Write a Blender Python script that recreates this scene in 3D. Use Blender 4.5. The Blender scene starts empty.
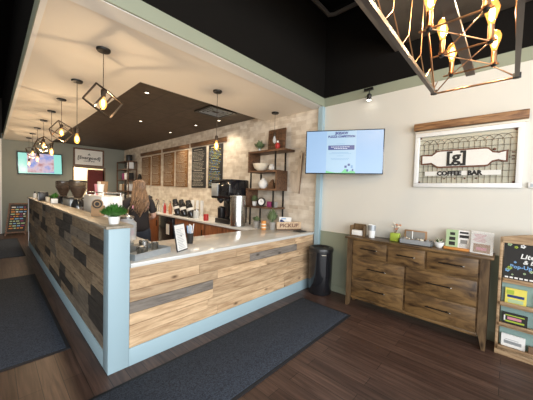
import bpy, bmesh, math, random
from mathutils import Vector, Matrix
random.seed(7)
C = bpy.context.scene.collection
PI = math.pi
V = Vector

# ------------------------------------------------------------------ materials
MATS = {}
def newmat(name):
    m = bpy.data.materials.new(name); m.use_nodes = True
    MATS[name] = m
    return m, m.node_tree.nodes, m.node_tree.links, m.node_tree.nodes['Principled BSDF']
def plain(name, col, rough=.5, metal=0, var=.0, vscale=8, coat=0, bump=0, bscale=60):
    m, n, l, b = newmat(name)
    b.inputs['Base Color'].default_value = (*col, 1); b.inputs['Roughness'].default_value = rough
    b.inputs['Metallic'].default_value = metal
    if coat: b.inputs['Coat Weight'].default_value = coat
    tc = n.new('ShaderNodeTexCoord')
    ns = n.new('ShaderNodeTexNoise'); ns.inputs['Scale'].default_value = vscale; ns.inputs['Detail'].default_value = 4
    l.new(tc.outputs['Object'], ns.inputs['Vector'])
    mx = n.new('ShaderNodeMix'); mx.data_type = 'RGBA'
    mx.inputs[6].default_value = (*[max(0, c*(1-var)) for c in col], 1); mx.inputs[7].default_value = (*[min(1, c*(1+var)) for c in col], 1)
    l.new(ns.outputs['Fac'], mx.inputs[0]); l.new(mx.outputs[2], b.inputs['Base Color'])
    if bump:
        n2 = n.new('ShaderNodeTexNoise'); n2.inputs['Scale'].default_value = bscale
        l.new(tc.outputs['Object'], n2.inputs['Vector'])
        bp = n.new('ShaderNodeBump'); bp.inputs['Strength'].default_value = bump; bp.inputs['Distance'].default_value = .01
        l.new(n2.outputs['Fac'], bp.inputs['Height']); l.new(bp.outputs['Normal'], b.inputs['Normal'])
    return m
def emis(name, col, s, base=None):
    m, n, l, b = newmat(name)
    b.inputs['Base Color'].default_value = (*(base or col), 1)
    b.inputs['Emission Color'].default_value = (*col, 1); b.inputs['Emission Strength'].default_value = s
    b.inputs['Roughness'].default_value = .3
    return m
def glass(name, col=(1,1,1), alpha=.25, rough=.05):
    m, n, l, b = newmat(name)
    b.inputs['Base Color'].default_value = (*col, 1); b.inputs['Roughness'].default_value = rough
    b.inputs['Alpha'].default_value = alpha
    return m
def wood(name, c1, c2, axis='x', scale=3.0, rough=.6, var=.25, knots=True, an=9):
    """grain stretched along one axis, every board (mesh island) offset and tinted on its own"""
    m, n, l, b = newmat(name)
    tc = n.new('ShaderNodeTexCoord'); geo = n.new('ShaderNodeNewGeometry')
    mp = n.new('ShaderNodeMapping')
    s = {'x': (1, an, an), 'y': (an, 1, an), 'z': (an, an, 1)}[axis]
    mp.inputs['Scale'].default_value = s
    off = n.new('ShaderNodeVectorMath'); off.operation = 'SCALE'; off.inputs['Scale'].default_value = 37
    comb = n.new('ShaderNodeCombineXYZ')
    for i in range(3): l.new(geo.outputs['Random Per Island'], comb.inputs[i])
    l.new(comb.outputs[0], off.inputs[0])
    add = n.new('ShaderNodeVectorMath'); l.new(mp.outputs[0], add.inputs[0]); l.new(off.outputs[0], add.inputs[1])
    l.new(tc.outputs['Object'], mp.inputs['Vector'])
    ns = n.new('ShaderNodeTexNoise'); ns.inputs['Scale'].default_value = scale; ns.inputs['Detail'].default_value = 6
    ns.inputs['Distortion'].default_value = .8; ns.inputs['Roughness'].default_value = .6
    l.new(add.outputs[0], ns.inputs['Vector'])
    cr = n.new('ShaderNodeValToRGB')
    cr.color_ramp.elements[0].position = .33; cr.color_ramp.elements[0].color = (*c1, 1)
    cr.color_ramp.elements[1].position = .62; cr.color_ramp.elements[1].color = (*c2, 1)
    l.new(ns.outputs['Fac'], cr.inputs['Fac'])
    last = cr.outputs['Color']
    if knots:
        m2 = n.new('ShaderNodeMapping'); m2.inputs['Scale'].default_value = tuple(4.0 if v == an else 1.8 for v in s)
        l.new(tc.outputs['Object'], m2.inputs['Vector'])
        a2 = n.new('ShaderNodeVectorMath'); l.new(m2.outputs[0], a2.inputs[0]); l.new(off.outputs[0], a2.inputs[1])
        vo = n.new('ShaderNodeTexVoronoi'); vo.inputs['Scale'].default_value = 1.9
        l.new(a2.outputs[0], vo.inputs['Vector'])
        kr = n.new('ShaderNodeValToRGB'); kr.color_ramp.elements[0].position = .03; kr.color_ramp.elements[0].color = (.22,.17,.13,1)
        kr.color_ramp.elements[1].position = .16; kr.color_ramp.elements[1].color = (1,1,1,1)
        l.new(vo.outputs['Distance'], kr.inputs['Fac'])
        mk = n.new('ShaderNodeMix'); mk.data_type = 'RGBA'; mk.blend_type = 'MULTIPLY'; mk.inputs[0].default_value = 1
        l.new(last, mk.inputs[6]); l.new(kr.outputs['Color'], mk.inputs[7]); last = mk.outputs[2]
    hs = n.new('ShaderNodeHueSaturation')
    mr = n.new('ShaderNodeMapRange'); mr.inputs['To Min'].default_value = 1-var; mr.inputs['To Max'].default_value = 1+var
    l.new(geo.outputs['Random Per Island'], mr.inputs['Value']); l.new(mr.outputs[0], hs.inputs['Value'])
    l.new(last, hs.inputs['Color']); l.new(hs.outputs['Color'], b.inputs['Base Color'])
    b.inputs['Roughness'].default_value = rough
    bp = n.new('ShaderNodeBump'); bp.inputs['Strength'].default_value = .25; bp.inputs['Distance'].default_value = .004
    l.new(ns.outputs['Fac'], bp.inputs['Height']); l.new(bp.outputs['Normal'], b.inputs['Normal'])
    return m

M = {}
M['beige_wall'] = plain('beige_wall_paint', (.67,.645,.575), .7, var=.03, vscale=2, bump=.05, bscale=200)
M['sage'] = plain('sage_green_paint', (.29,.31,.225), .6, var=.04, vscale=3)
M['sage_far'] = plain('sage_grey_paint', (.24,.25,.21), .7, var=.05, vscale=3)
M['soffit'] = plain('soffit_paint', (.80,.73,.63), .7, var=.04, vscale=2)
M['white_trim'] = plain('white_trim_paint', (.80,.79,.76), .5, var=.02)
M['black_wall'] = plain('black_ceiling_paint', (.006,.005,.004), .9, var=.2, vscale=3)
M['black_wall'].node_tree.nodes['Principled BSDF'].inputs['Specular IOR Level'].default_value = .15
M['joist'] = plain('dusty_black_steel', (.12,.10,.08), .6, var=.3, vscale=6, bump=.4, bscale=14)
M['blue'] = plain('pale_blue_paint', (.335,.46,.515), .5, var=.03, vscale=4)
M['quartz'] = plain('white_quartz', (.62,.61,.58), .18, var=.05, vscale=30)
M['black'] = plain('black_plastic', (.012,.012,.013), .35)
M['black_gloss'] = plain('glossy_black', (.012,.012,.014), .12, coat=.3)
M['black_metal'] = plain('black_metal', (.02,.018,.016), .4, metal=.6)
M['steel'] = plain('brushed_steel', (.6,.59,.57), .25, metal=1)
M['copper'] = plain('copper', (.62,.33,.17), .3, metal=1)
M['bronze'] = plain('dark_bronze', (.09,.065,.045), .38, metal=.85)
M['gunmetal'] = plain('gunmetal', (.17,.14,.115), .42, metal=.6)
M['white'] = plain('white_ceramic', (.8,.8,.78), .25)
M['paper'] = plain('white_paper', (.82,.81,.78), .7)
M['cream'] = plain('cream_paper', (.75,.68,.55), .7)
M['red'] = plain('red_glaze', (.45,.03,.025), .35)
M['darkred'] = plain('dark_red_cloth', (.12,.012,.01), .7, var=.3, vscale=15)
M['green_leaf'] = plain('green_leaf', (.05,.17,.025), .5, var=.5, vscale=40)
M['dull_leaf'] = plain('dull_green_leaf', (.13,.18,.08), .55, var=.45, vscale=40)
M['grey_pot'] = plain('grey_cement', (.27,.26,.24), .7, var=.15, vscale=20)
M['galv'] = plain('galvanised_metal', (.42,.45,.47), .4, metal=.5, var=.15, vscale=25)
M['skin'] = plain('skin', (.62,.38,.28), .5, var=.05)
M['hair'] = wood('light_brown_hair', (.085,.042,.02), (.28,.17,.095), 'z', 8, .5, .45, knots=False)
M['shirt'] = plain('black_tshirt', (.022,.018,.018), .85, var=.2, vscale=12)
M['jeans'] = plain('dark_jeans', (.03,.04,.06), .85, var=.2, vscale=20)
M['lime'] = plain('lime_green', (.38,.5,.06), .4)
M['mint'] = plain('mint_green_print', (.42,.55,.32), .6)
M['navy'] = plain('navy_print', (.02,.04,.16), .5)
M['brown_bag'] = plain('kraft_paper', (.33,.2,.1), .75, var=.1)
M['teal_board'] = plain('teal_painted_board', (.25,.36,.33), .6, var=.08)
M['yellow'] = plain('yellow_print', (.75,.66,.12), .6)
M['pink'] = plain('pink_print', (.6,.25,.3), .6)
M['orange'] = plain('orange_print', (.65,.27,.06), .6)
M['magenta'] = plain('plum_print', (.25,.03,.12), .6)
M['lightblue'] = plain('light_blue_print', (.2,.4,.7), .6)
M['amber_jar'] = plain('amber_jar', (.5,.22,.12), .3)
M['beans'] = plain('coffee_beans', (.06,.03,.018), .5, var=.5, vscale=90)
M['clear'] = glass('clear_glass', (.85,.9,.92), .38)
M['acrylic'] = glass('acrylic_sleeve', (.9,.93,.95), .12)
M['smoke'] = glass('smoked_plastic', (.10,.07,.05), .55)
M['bulb_glass'] = glass('amber_bulb_glass', (.45,.2,.04), .35)
b_ = M['bulb_glass'].node_tree.nodes['Principled BSDF']; b_.inputs['Emission Color'].default_value = (1,.50,.12,1); b_.inputs['Emission Strength'].default_value = 1.1
M['filament'] = emis('warm_filament', (1,.55,.17), 9)
M['filament2'] = emis('chandelier_filament', (1,.55,.17), 8)
M['spot'] = emis('downlight_lens', (1,.86,.66), 4)
M['backroom'] = plain('cream_back_room_paint', (.8,.68,.48), .7)
M['rust_mount'] = plain('ochre_board', (.35,.2,.1), .6)
M['mirror_tin'] = plain('pressed_tin', (.50,.48,.38), .5, metal=.2, var=.1, vscale=10)
M['sign_white'] = plain('sign_white', (.78,.76,.70), .5, var=.05, vscale=15)
M['rust'] = plain('rusty_edge', (.14,.055,.03), .6, var=.3, vscale=30)
M['twig'] = plain('twig', (.2,.12,.07), .7)
M['tile'] = None

M['pine'] = wood('honey_pine', (.33,.20,.105), (.60,.425,.26), 'x', 3.2, .55, .20)
M['greyboard'] = wood('weathered_grey_board', (.12,.10,.085), (.24,.205,.17), 'x', 4, .7, .12)
M['tan_y'] = wood('weathered_tan_board', (.16,.105,.06), (.33,.245,.155), 'y', 4, .7, .3)
M['grey_y'] = wood('weathered_grey_brown_board', (.115,.09,.065), (.235,.19,.14), 'y', 4, .7, .2)
M['dark_y'] = wood('charred_dark_board', (.022,.019,.016), (.07,.058,.046), 'y', 4, .7, .2)
M['ledge'] = wood('worn_ledge_wood', (.19,.155,.11), (.33,.28,.21), 'y', 3, .45, .05)
M['dresser'] = wood('rustic_dresser_wood', (.030,.014,.005), (.17,.097,.036), 'y', 4.2, .42, .22, an=3.6)
M['dresser_z'] = wood('rustic_dresser_leg_wood', (.06,.033,.014), (.17,.105,.05), 'z', 4, .45, .15, an=4)
M['rustic'] = wood('rustic_shelf_wood', (.045,.022,.012), (.17,.085,.042), 'y', 4, .5, .2)
M['mantel'] = wood('reclaimed_beam_wood', (.12,.05,.02), (.36,.19,.08), 'y', 4, .6, .1)
M['header'] = wood('dark_header_wood', (.07,.03,.012), (.22,.11,.045), 'y', 4, .6, .1)
M['rack'] = wood('pale_rack_wood', (.28,.17,.085), (.52,.36,.21), 'y', 4, .6, .15)
M['cherry'] = wood('cherry_cabinet_wood', (.16,.05,.018), (.32,.12,.045), 'z', 2.5, .4, .12, knots=False)
M['menuwood'] = wood('oiled_menu_wood', (.11,.045,.012), (.27,.13,.04), 'z', 4, .6, .15, knots=False)
M['pale_brick_wood'] = wood('bleached_board_wood', (.50,.41,.31), (.66,.56,.44), 'z', 4, .6, .1)
M['palewood'] = wood('pale_board_wood', (.42,.28,.16), (.6,.44,.29), 'z', 4, .6, .1)
M['chalk'] = plain('chalkboard', (.022,.02,.018), .7, var=.25, vscale=6)
M['ink'] = plain('chalk_lettering', (.5,.45,.36), .8)
M['darkink'] = plain('dark_lettering', (.02,.018,.015), .7)

def floor_mat():
    m, n, l, b = newmat('dark_plank_floor')
    tc = n.new('ShaderNodeTexCoord'); sp = n.new('ShaderNodeSeparateXYZ'); cb = n.new('ShaderNodeCombineXYZ')
    l.new(tc.outputs['Object'], sp.inputs[0]); l.new(sp.outputs['Y'], cb.inputs['X']); l.new(sp.outputs['X'], cb.inputs['Y'])
    br = n.new('ShaderNodeTexBrick'); br.offset = .37; br.inputs['Scale'].default_value = 1
    br.inputs['Brick Width'].default_value = 1.22; br.inputs['Row Height'].default_value = .125
    br.inputs['Mortar Size'].default_value = .002; br.inputs['Bias'].default_value = 0
    br.inputs['Color1'].default_value = (.09,.048,.036,1); br.inputs['Color2'].default_value = (.145,.083,.062,1); br.inputs['Mortar'].default_value = (.01,.006,.005,1)
    l.new(cb.outputs[0], br.inputs['Vector'])
    mp = n.new('ShaderNodeMapping'); mp.inputs['Scale'].default_value = (1.6, 28, 1); l.new(cb.outputs[0], mp.inputs['Vector'])
    ns = n.new('ShaderNodeTexNoise'); ns.inputs['Scale'].default_value = 1.4; ns.inputs['Detail'].default_value = 6; ns.inputs['Distortion'].default_value = .6
    l.new(mp.outputs[0], ns.inputs['Vector'])
    cr = n.new('ShaderNodeValToRGB'); cr.color_ramp.elements[0].position = .32; cr.color_ramp.elements[0].color = (.30,.27,.26,1)
    cr.color_ramp.elements[1].position = .68; cr.color_ramp.elements[1].color = (1.0,1.0,1.0,1)
    l.new(ns.outputs['Fac'], cr.inputs['Fac'])
    mx = n.new('ShaderNodeMix'); mx.data_type = 'RGBA'; mx.blend_type = 'MULTIPLY'; mx.inputs[0].default_value = .85
    l.new(br.outputs['Color'], mx.inputs[6]); l.new(cr.outputs['Color'], mx.inputs[7]); l.new(mx.outputs[2], b.inputs['Base Color'])
    b.inputs['Roughness'].default_value = .42
    return m
M['floor'] = floor_mat()
def brick_mat(name, ax, w, h, c1, c2, mortar, ms, rough=.8, bump=.4, noise=.3, light=(1,1,1), bias=0):
    m, n, l, b = newmat(name)
    tc = n.new('ShaderNodeTexCoord'); sp = n.new('ShaderNodeSeparateXYZ'); cb = n.new('ShaderNodeCombineXYZ')
    l.new(tc.outputs['Object'], sp.inputs[0]); l.new(sp.outputs[ax[0]], cb.inputs['X']); l.new(sp.outputs[ax[1]], cb.inputs['Y'])
    br = n.new('ShaderNodeTexBrick'); br.inputs['Scale'].default_value = 1; br.offset = .5 if bump else 0
    br.inputs['Brick Width'].default_value = w; br.inputs['Row Height'].default_value = h
    br.inputs['Mortar Size'].default_value = ms; br.inputs['Bias'].default_value = bias
    br.inputs['Color1'].default_value = (*c1,1); br.inputs['Color2'].default_value = (*c2,1); br.inputs['Mortar'].default_value = (*mortar,1)
    l.new(cb.outputs[0], br.inputs['Vector'])
    ns = n.new('ShaderNodeTexNoise'); ns.inputs['Scale'].default_value = 7; ns.inputs['Detail'].default_value = 5
    l.new(cb.outputs[0], ns.inputs['Vector'])
    cr = n.new('ShaderNodeValToRGB'); cr.color_ramp.elements[0].position = .3; cr.color_ramp.elements[0].color = (1-noise,1-noise*1.15,1-noise*1.3,1)
    cr.color_ramp.elements[1].position = .6; cr.color_ramp.elements[1].color = (1,1,1,1)
    l.new(ns.outputs['Fac'], cr.inputs['Fac'])
    mx = n.new('ShaderNodeMix'); mx.data_type = 'RGBA'; mx.blend_type = 'MULTIPLY'; mx.inputs[0].default_value = 1
    l.new(br.outputs['Color'], mx.inputs[6]); l.new(cr.outputs['Color'], mx.inputs[7]); l.new(mx.outputs[2], b.inputs['Base Color'])
    b.inputs['Roughness'].default_value = rough
    if bump:
        bp = n.new('ShaderNodeBump'); bp.inputs['Strength'].default_value = bump; bp.inputs['Distance'].default_value = .01
        iv = n.new('ShaderNodeMath'); iv.operation = 'SUBTRACT'; l.new(ns.outputs['Fac'], iv.inputs[0]); l.new(br.outputs['Fac'], iv.inputs[1])
        l.new(iv.outputs[0], bp.inputs['Height']); l.new(bp.outputs['Normal'], b.inputs['Normal'])
    return m
M['rustic_wall'] = plain('dark_brown_wall', (.05,.035,.025), .8, var=.2)
M['stone'] = brick_mat('whitewashed_brick', ('Y','Z'), .21, .075, (.80,.73,.62), (.60,.51,.40), (.72,.65,.55), .004, noise=.22)
M['tile'] = brick_mat('dark_ceiling_tile', ('X','Y'), .61, .61, (.07,.05,.034), (.085,.06,.042), (.04,.028,.02), .008, rough=.6, bump=0, noise=.3)
def rug_mat():
    m, n, l, b = newmat('charcoal_mat_pile')
    tc = n.new('ShaderNodeTexCoord')
    ns = n.new('ShaderNodeTexNoise'); ns.inputs['Scale'].default_value = 120; ns.inputs['Detail'].default_value = 4; l.new(tc.outputs['Object'], ns.inputs['Vector'])
    cr = n.new('ShaderNodeValToRGB'); cr.color_ramp.elements[0].position = .35; cr.color_ramp.elements[0].color = (.016,.021,.032,1)
    cr.color_ramp.elements[1].position = .68; cr.color_ramp.elements[1].color = (.062,.077,.108,1)
    l.new(ns.outputs['Fac'], cr.inputs['Fac']); l.new(cr.outputs['Color'], b.inputs['Base Color']); b.inputs['Roughness'].default_value = .95
    bp = n.new('ShaderNodeBump'); bp.inputs['Strength'].default_value = .6; bp.inputs['Distance'].default_value = .01
    l.new(ns.outputs['Fac'], bp.inputs['Height']); l.new(bp.outputs['Normal'], b.inputs['Normal'])
    return m
M['rug'] = rug_mat()
M['rubber'] = plain('black_rubber_edge', (.012,.013,.016), .7)

# ------------------------------------------------------------------ helpers
class Fr:
    def __init__(s, o, r, u=(0,0,1)):
        s.o = V(o); s.r = V(r).normalized(); s.u = V(u).normalized(); s.n = s.r.cross(s.u)
    def p(s, a, b, c=0): return s.o + s.r*a + s.u*b + s.n*c
WORLD = Fr((0,0,0), (1,0,0), (0,1,0))
ORG = {}
class MB:
    def __init__(s): s.bm = bmesh.new()
    def _fin(s, b, mi):
        for f in b.faces: f.material_index = mi
        me = bpy.data.meshes.new('t'); b.to_mesh(me); b.free(); s.bm.from_mesh(me); bpy.data.meshes.remove(me)
    def box(s, x0, x1, y0, y1, z0, z1, bev=0, mi=0, fr=WORLD):
        b = bmesh.new()
        vs = [b.verts.new(fr.p(x, y, z)) for x in (x0,x1) for y in (y0,y1) for z in (z0,z1)]
        for q in ((0,1,3,2),(4,6,7,5),(0,4,5,1),(2,3,7,6),(0,2,6,4),(1,5,7,3)): b.faces.new([vs[i] for i in q])
        if bev: bmesh.ops.bevel(b, geom=b.edges[:], offset=bev, segments=1 if bev < .002 else 2, affect='EDGES', profile=.5)
        bmesh.ops.recalc_face_normals(b, faces=b.faces[:])
        s._fin(b, mi); return s
    def prism(s, pts, c0, c1, fr=WORLD, mi=0, bev=0):
        """polygon in frame a,b extruded c0..c1"""
        b = bmesh.new()
        A = [b.verts.new(fr.p(x, y, c0)) for x, y in pts]; B = [b.verts.new(fr.p(x, y, c1)) for x, y in pts]
        n = len(pts); b.faces.new(A); b.faces.new(B[::-1])
        for i in range(n): b.faces.new((A[i], A[(i+1)%n], B[(i+1)%n], B[i]))
        bmesh.ops.recalc_face_normals(b, faces=b.faces[:])
        if bev: bmesh.ops.bevel(b, geom=b.edges[:], offset=bev, segments=1, affect='EDGES')
        s._fin(b, mi); return s
    def lathe(s, prof, c=(0,0,0), n=24, mi=0, axis=None, cap=True):
        b = bmesh.new(); c = V(c)
        if axis is None: R = Matrix.Identity(3)
        else: R = V((0,0,1)).rotation_difference(V(axis)).to_matrix()
        rings = []
        for r, z in prof:
            if r < 1e-6: rings.append([b.verts.new(c + R @ V((0,0,z)))])
            else: rings.append([b.verts.new(c + R @ V((r*math.cos(2*PI*i/n), r*math.sin(2*PI*i/n), z))) for i in range(n)])
        for A, B in zip(rings, rings[1:]):
            for i in range(n):
                j = (i+1) % n
                if len(A) == 1 and len(B) == 1: break
                if len(A) == 1: b.faces.new((A[0], B[j], B[i]))
                elif len(B) == 1: b.faces.new((A[i], A[j], B[0]))
                else: b.faces.new((A[i], A[j], B[j], B[i]))
        if cap:
            if len(rings[0]) > 1: b.faces.new(rings[0][::-1])
            if len(rings[-1]) > 1: b.faces.new(rings[-1])
        bmesh.ops.recalc_face_normals(b, faces=b.faces[:])
        s._fin(b, mi); return s
    def tube(s, pts, r, n=8, mi=0):
        b = bmesh.new(); pts = [V(p) for p in pts]; rings = []
        for k, p in enumerate(pts):
            t = (pts[min(k+1, len(pts)-1)] - pts[max(k-1, 0)]).normalized()
            a = t.orthogonal().normalized() if k == 0 else (a - t*a.dot(t)).normalized()
            c = t.cross(a); rr = r[k] if isinstance(r, (list, tuple)) else r
            rings.append([b.verts.new(p + (a*math.cos(2*PI*i/n) + c*math.sin(2*PI*i/n))*rr) for i in range(n)])
        for A, B in zip(rings, rings[1:]):
            for i in range(n): b.faces.new((A[i], A[(i+1)%n], B[(i+1)%n], B[i]))
        b.faces.new(rings[0][::-1]); b.faces.new(rings[-1])
        bmesh.ops.recalc_face_normals(b, faces=b.faces[:])
        s._fin(b, mi); return s
    def bar(s, p, q, w, h=None, mi=0):
        """square bar between two points"""
        p, q = V(p), V(q); h = h or w; t = (q-p).normalized()
        side = t.cross(V((0,0,1)))
        side = side.normalized() if side.length > .01 else V((0,1,0))
        up = side.cross(t).normalized()
        b = bmesh.new()
        r = [[b.verts.new(e + side*i*w/2 + up*j*h/2) for i, j in ((-1,-1),(1,-1),(1,1),(-1,1))] for e in (p, q)]
        for i in range(4): b.faces.new((r[0][i], r[0][(i+1)%4], r[1][(i+1)%4], r[1][i]))
        b.faces.new(r[0][::-1]); b.faces.new(r[1])
        bmesh.ops.recalc_face_normals(b, faces=b.faces[:])
        s._fin(b, mi); return s
    def ball(s, c, r, mi=0, sc=(1,1,1), sub=2):
        b = bmesh.new(); bmesh.ops.create_icosphere(b, subdivisions=sub, radius=r)
        for v in b.verts: v.co = V(c) + V((v.co.x*sc[0], v.co.y*sc[1], v.co.z*sc[2]))
        s._fin(b, mi); return s
    def leaf(s, base, tip, w, mi=0, bend=.0):
        base, tip = V(base), V(tip); d = tip-base; sd = d.cross(V((0,0,1)))
        if sd.length < 1e-4: sd = V((1,0,0))
        sd = sd.normalized()*w/2; mid = base + d*.5 + V((0,0,bend)); nn = sd.cross(d).normalized()*.0006
        b = bmesh.new()
        top = [b.verts.new(q) for q in (base, mid+sd, tip, mid-sd)]
        b.faces.new((top[0], top[1], top[2])); b.faces.new((top[0], top[2], top[3]))
        s._fin(b, mi); return s
    def text(s, body, size, fr, a, b_, c=0, depth=.0015, mi=0, align='CENTER', sx=1.0, bold=.0, shear=0):
        cu = bpy.data.curves.new('t', 'FONT'); cu.body = body; cu.size = size; cu.align_x = align; cu.align_y = 'CENTER'
        cu.extrude = depth/2; cu.offset = bold; cu.shear = shear; cu.resolution_u = 2
        ob = bpy.data.objects.new('t', cu); C.objects.link(ob)
        me = bpy.data.meshes.new_from_object(ob.evaluated_get(bpy.context.evaluated_depsgraph_get()))
        for v in me.vertices: v.co = fr.p(a + v.co.x*sx, b_ + v.co.y, c + depth/2 + v.co.z)
        for p in me.polygons: p.material_index = mi
        s_bm = bmesh.new(); s_bm.from_mesh(me)
        s._fin(s_bm, mi)
        bpy.data.objects.remove(ob); bpy.data.curves.remove(cu); bpy.data.meshes.remove(me); return s
    def build(s, name, mats, parent=None, smooth=True, angle=35, local=False, **tags):
        if not isinstance(mats, (list, tuple)): mats = [mats]
        me = bpy.data.meshes.new(name)
        o = bpy.data.objects.new(name, me)
        org = V(ORG.get(parent.name, (0,0,0))) if parent else None
        if parent is None:
            vs = [v.co for v in s.bm.verts]
            cx = (min(v.x for v in vs)+max(v.x for v in vs))/2; cy = (min(v.y for v in vs)+max(v.y for v in vs))/2; cz = min(v.z for v in vs)
            if tags.get('kind') == 'structure': org = V((0,0,0))
            else: org = V((cx, cy, cz)); o.location = org
        if local: org = V((0,0,0))
        ORG[o.name] = tuple(org)
        bmesh.ops.translate(s.bm, verts=s.bm.verts[:], vec=-org)
        s.bm.to_mesh(me); s.bm.free()
        for m in mats: me.materials.append(M[m] if isinstance(m, str) else m)
        if smooth:
            for p in me.polygons: p.use_smooth = True
            me.set_sharp_from_angle(angle=math.radians(angle))
        C.objects.link(o)
        if parent: o.parent = parent
        for k, v in tags.items(): o[k] = v
        return o
def thing(name, loc, label, cat, group=None):
    o = bpy.data.objects.new(name, None); C.objects.link(o); o.location = loc; o.empty_display_size = .1
    o['label'] = label; o['category'] = cat
    if group: o['group'] = group
    ORG[o.name] = tuple(loc)
    return o
def struct(name, mb, mats, **k): return mb.build(name, mats, None, smooth=False, kind='structure')
def copy_tree(o, loc, label, group=None):
    def cp(x, par):
        c = x.copy(); C.objects.link(c)
        if par: c.parent = par
        for ch in [q for q in list(C.objects) if q.parent == x]: cp(ch, c)
        return c
    r = cp(o, None); r.location = loc; r['label'] = label
    if group: r['group'] = group
    return r

WX = 3.60      # plane of the right wall
FY = 11.1      # plane of the far wall
ZS = 2.84      # soffit height
RW = Fr((WX, 0, 0), (0,-1,0))                # right wall: a = -y, b = z, c = off the wall
FW = Fr((0, FY, 0), (1,0,0))                 # far wall: a = x, b = z, c = towards the camera

# ------------------------------------------------------------------ room shell
struct('floor', MB().box(-4.5, 6, -4.5, 13.5, -.1, 0), 'floor')
struct('wall_right', MB().box(WX, WX+.12, -4, 2.3, .895, ZS, fr=WORLD), 'beige_wall')
struct('trim_1', MB().box(WX-.012, WX+.1, -4, 2.2, 0, .895).box(WX-.02, WX+.1, -4, 2.2, .885, .9), 'sage')            # wainscot
struct('baseboard_right', MB().box(WX-.026, WX-.012, -4, 2.2, 0, .1, bev=.003), 'sage')
struct('trim_2', MB().box(WX-.012, WX+.1, -4, 2.18, ZS, ZS+.13), 'sage')          # green band under the black ceiling
struct('wall_brick', MB().box(WX, WX+.12, 2.3, FY, 0, 3.0), 'stone')
struct('wall_upper', MB().box(WX, WX+.12, -4, 2.3, ZS+.13, 4.3).box(.27, WX, 2.2, 2.4, ZS+.13, 4.3).box(.27, .4, 2.4, 12.4, ZS+.13, 4.3), 'black_wall')
struct('ceiling', MB().box(-4.5, WX+.1, -4.5, 12.4, 4.3, 4.4), 'black_wall')
# portal: fascia and underside strips
struct('trim_3', MB().box(.255, WX, 2.18, 2.2, ZS, ZS+.13).box(.25, .27, 2.18, FY, ZS, ZS+.13), 'sage')
struct('trim_4', MB().box(.27, WX, 2.2, 2.38, ZS-.004, ZS+.02).box(.256, .292, 2.2, FY, ZS-.004, ZS+.02), 'white_trim')
struct('trim_5', MB().box(3.53, WX+.01, 2.172, 2.252, 0, ZS-.004, bev=.004), 'blue')
struct('ceiling_soffit', MB().box(.292, 1.31, 2.38, FY, ZS, ZS+.13).box(1.31, WX, 2.38, 3.49, ZS, ZS+.13), 'soffit')
struct('ceiling_tiles', MB().box(1.31, WX, 3.49, FY, 2.93, 2.99), 'tile')
# far wall with a doorway
struct('wall_far', MB().box(.22, 1.99, FY, FY+.12, 0, 3.0).box(2.91, WX, FY, FY+.12, 0, 3.0).box(1.99, 2.91, FY, FY+.12, 2.15, 3.0), 'sage_far')
struct('trim_6', MB().box(1.95, 1.99, FY-.015, FY+.12, 0, 2.17).box(2.91, 2.95, FY-.015, FY+.12, 0, 2.17).box(1.95, 2.95, FY-.015, FY+.12, 2.15, 2.19), 'rustic')
struct('wall_back_room', MB().box(1.2, 3.6, 13.0, 13.1, 0, 3.0).box(1.2,3.6,FY+.12,13.1,2.7,2.8), 'backroom')
struct('wall_hall', MB().box(-4.5, 1.2, 12.3, 12.4, 0, 4.3), 'rustic_wall')
struct('trim_7', MB().box(.19, .23, FY-.01, FY+.12, 0, ZS), 'white_trim')
struct('wall_left', MB().box(-4.5, -4.4, -1.0, 12.4, 0, 4.3), 'beige_wall')

# black bar joist and conduit under the black ceiling
j = MB()
for z in (3.36, 3.60): j.bar((-.5, 1.14, z), (3.59, 1.14, z), .05, .035)
x = -.5; k = 0
while x < 3.5:
    j.bar((x, 1.14, 3.37 if k % 2 == 0 else 3.59), (x+.12, 1.14, 3.59 if k % 2 == 0 else 3.37), .016); x += .12; k += 1
j.build('bar_joist', 'joist', label='dark open-web steel joist under the black ceiling behind the chandelier', category='joist')
MB().box(-.5, 3.58, -1.6, 1.10, 3.40, 3.60, bev=.01).build('ceiling_duct', 'joist', label='black painted duct high above the chandelier', category='duct')
MB().tube([(0,2.1,4.17),(3.35,2.1,4.17),(3.46,2.08,4.14),(3.5,2.0,4.14),(3.5,1.6,4.14)], .03).build('conduit_pipe', 'joist', label='black conduit pipe with an elbow along the black upper wall', category='pipe')
MB().box(-2.6, -.6, 1.6, 11, 3.5, 3.85, bev=.03).build('air_duct', 'joist', label='black rectangular air duct under the dark ceiling at far left', category='duct')

# ------------------------------------------------------------------ raised bar with weathered planks on its side
XB, YB, YE = .627, 2.263, 8.54
bar = thing('bar_partition', (.70, 5.4, 0), 'raised bar partition clad in mixed weathered planks with pale blue trim, running to the back', 'bar counter')
MB().box(XB+.016, .77, YB+.14, YE-.03, 0, 1.165).build('core', 'greyboard', bar, smooth=False)
p = MB(); z = .137; row = 0; zt = 1.165; nrow = 9; hh = (zt-z)/nrow
rr = random.Random(11)
while row < nrow:
    y = YB+.13; ye = YE-.035; prev = -1
    y2 = y + rr.uniform(.25, .8)
    while y < ye-1e-6:
        y2 = min(y2, ye)
        if ye - y2 < .2: y2 = ye
        mi = rr.choices((0,1,2), (5,4,5))[0]
        if mi == 2 and prev == 2: mi = 0
        prev = mi
        d = rr.uniform(0, .004)
        p.box(XB+.004+d, XB+.02, y+.002, y2-.002, z+row*hh+.002, z+(row+1)*hh-.002, mi=mi)
        y = y2; y2 = y + rr.choice((.4, .55, .7, .85, 1.0))
    row += 1
p.build('plank_cladding', ['tan_y','grey_y','dark_y'], bar, smooth=False)
MB().box(XB, .784, YB, YB+.13, 0, 1.168, bev=.003).build('corner_post', 'blue', bar)
MB().box(XB, XB+.03, YB+.13, YE, 0, .137, bev=.002).build('base_rail', 'blue', bar)
MB().box(XB-.004, .784, YE-.035, YE, 0, 1.168, bev=.002).build('end_post', 'white_trim', bar)
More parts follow.
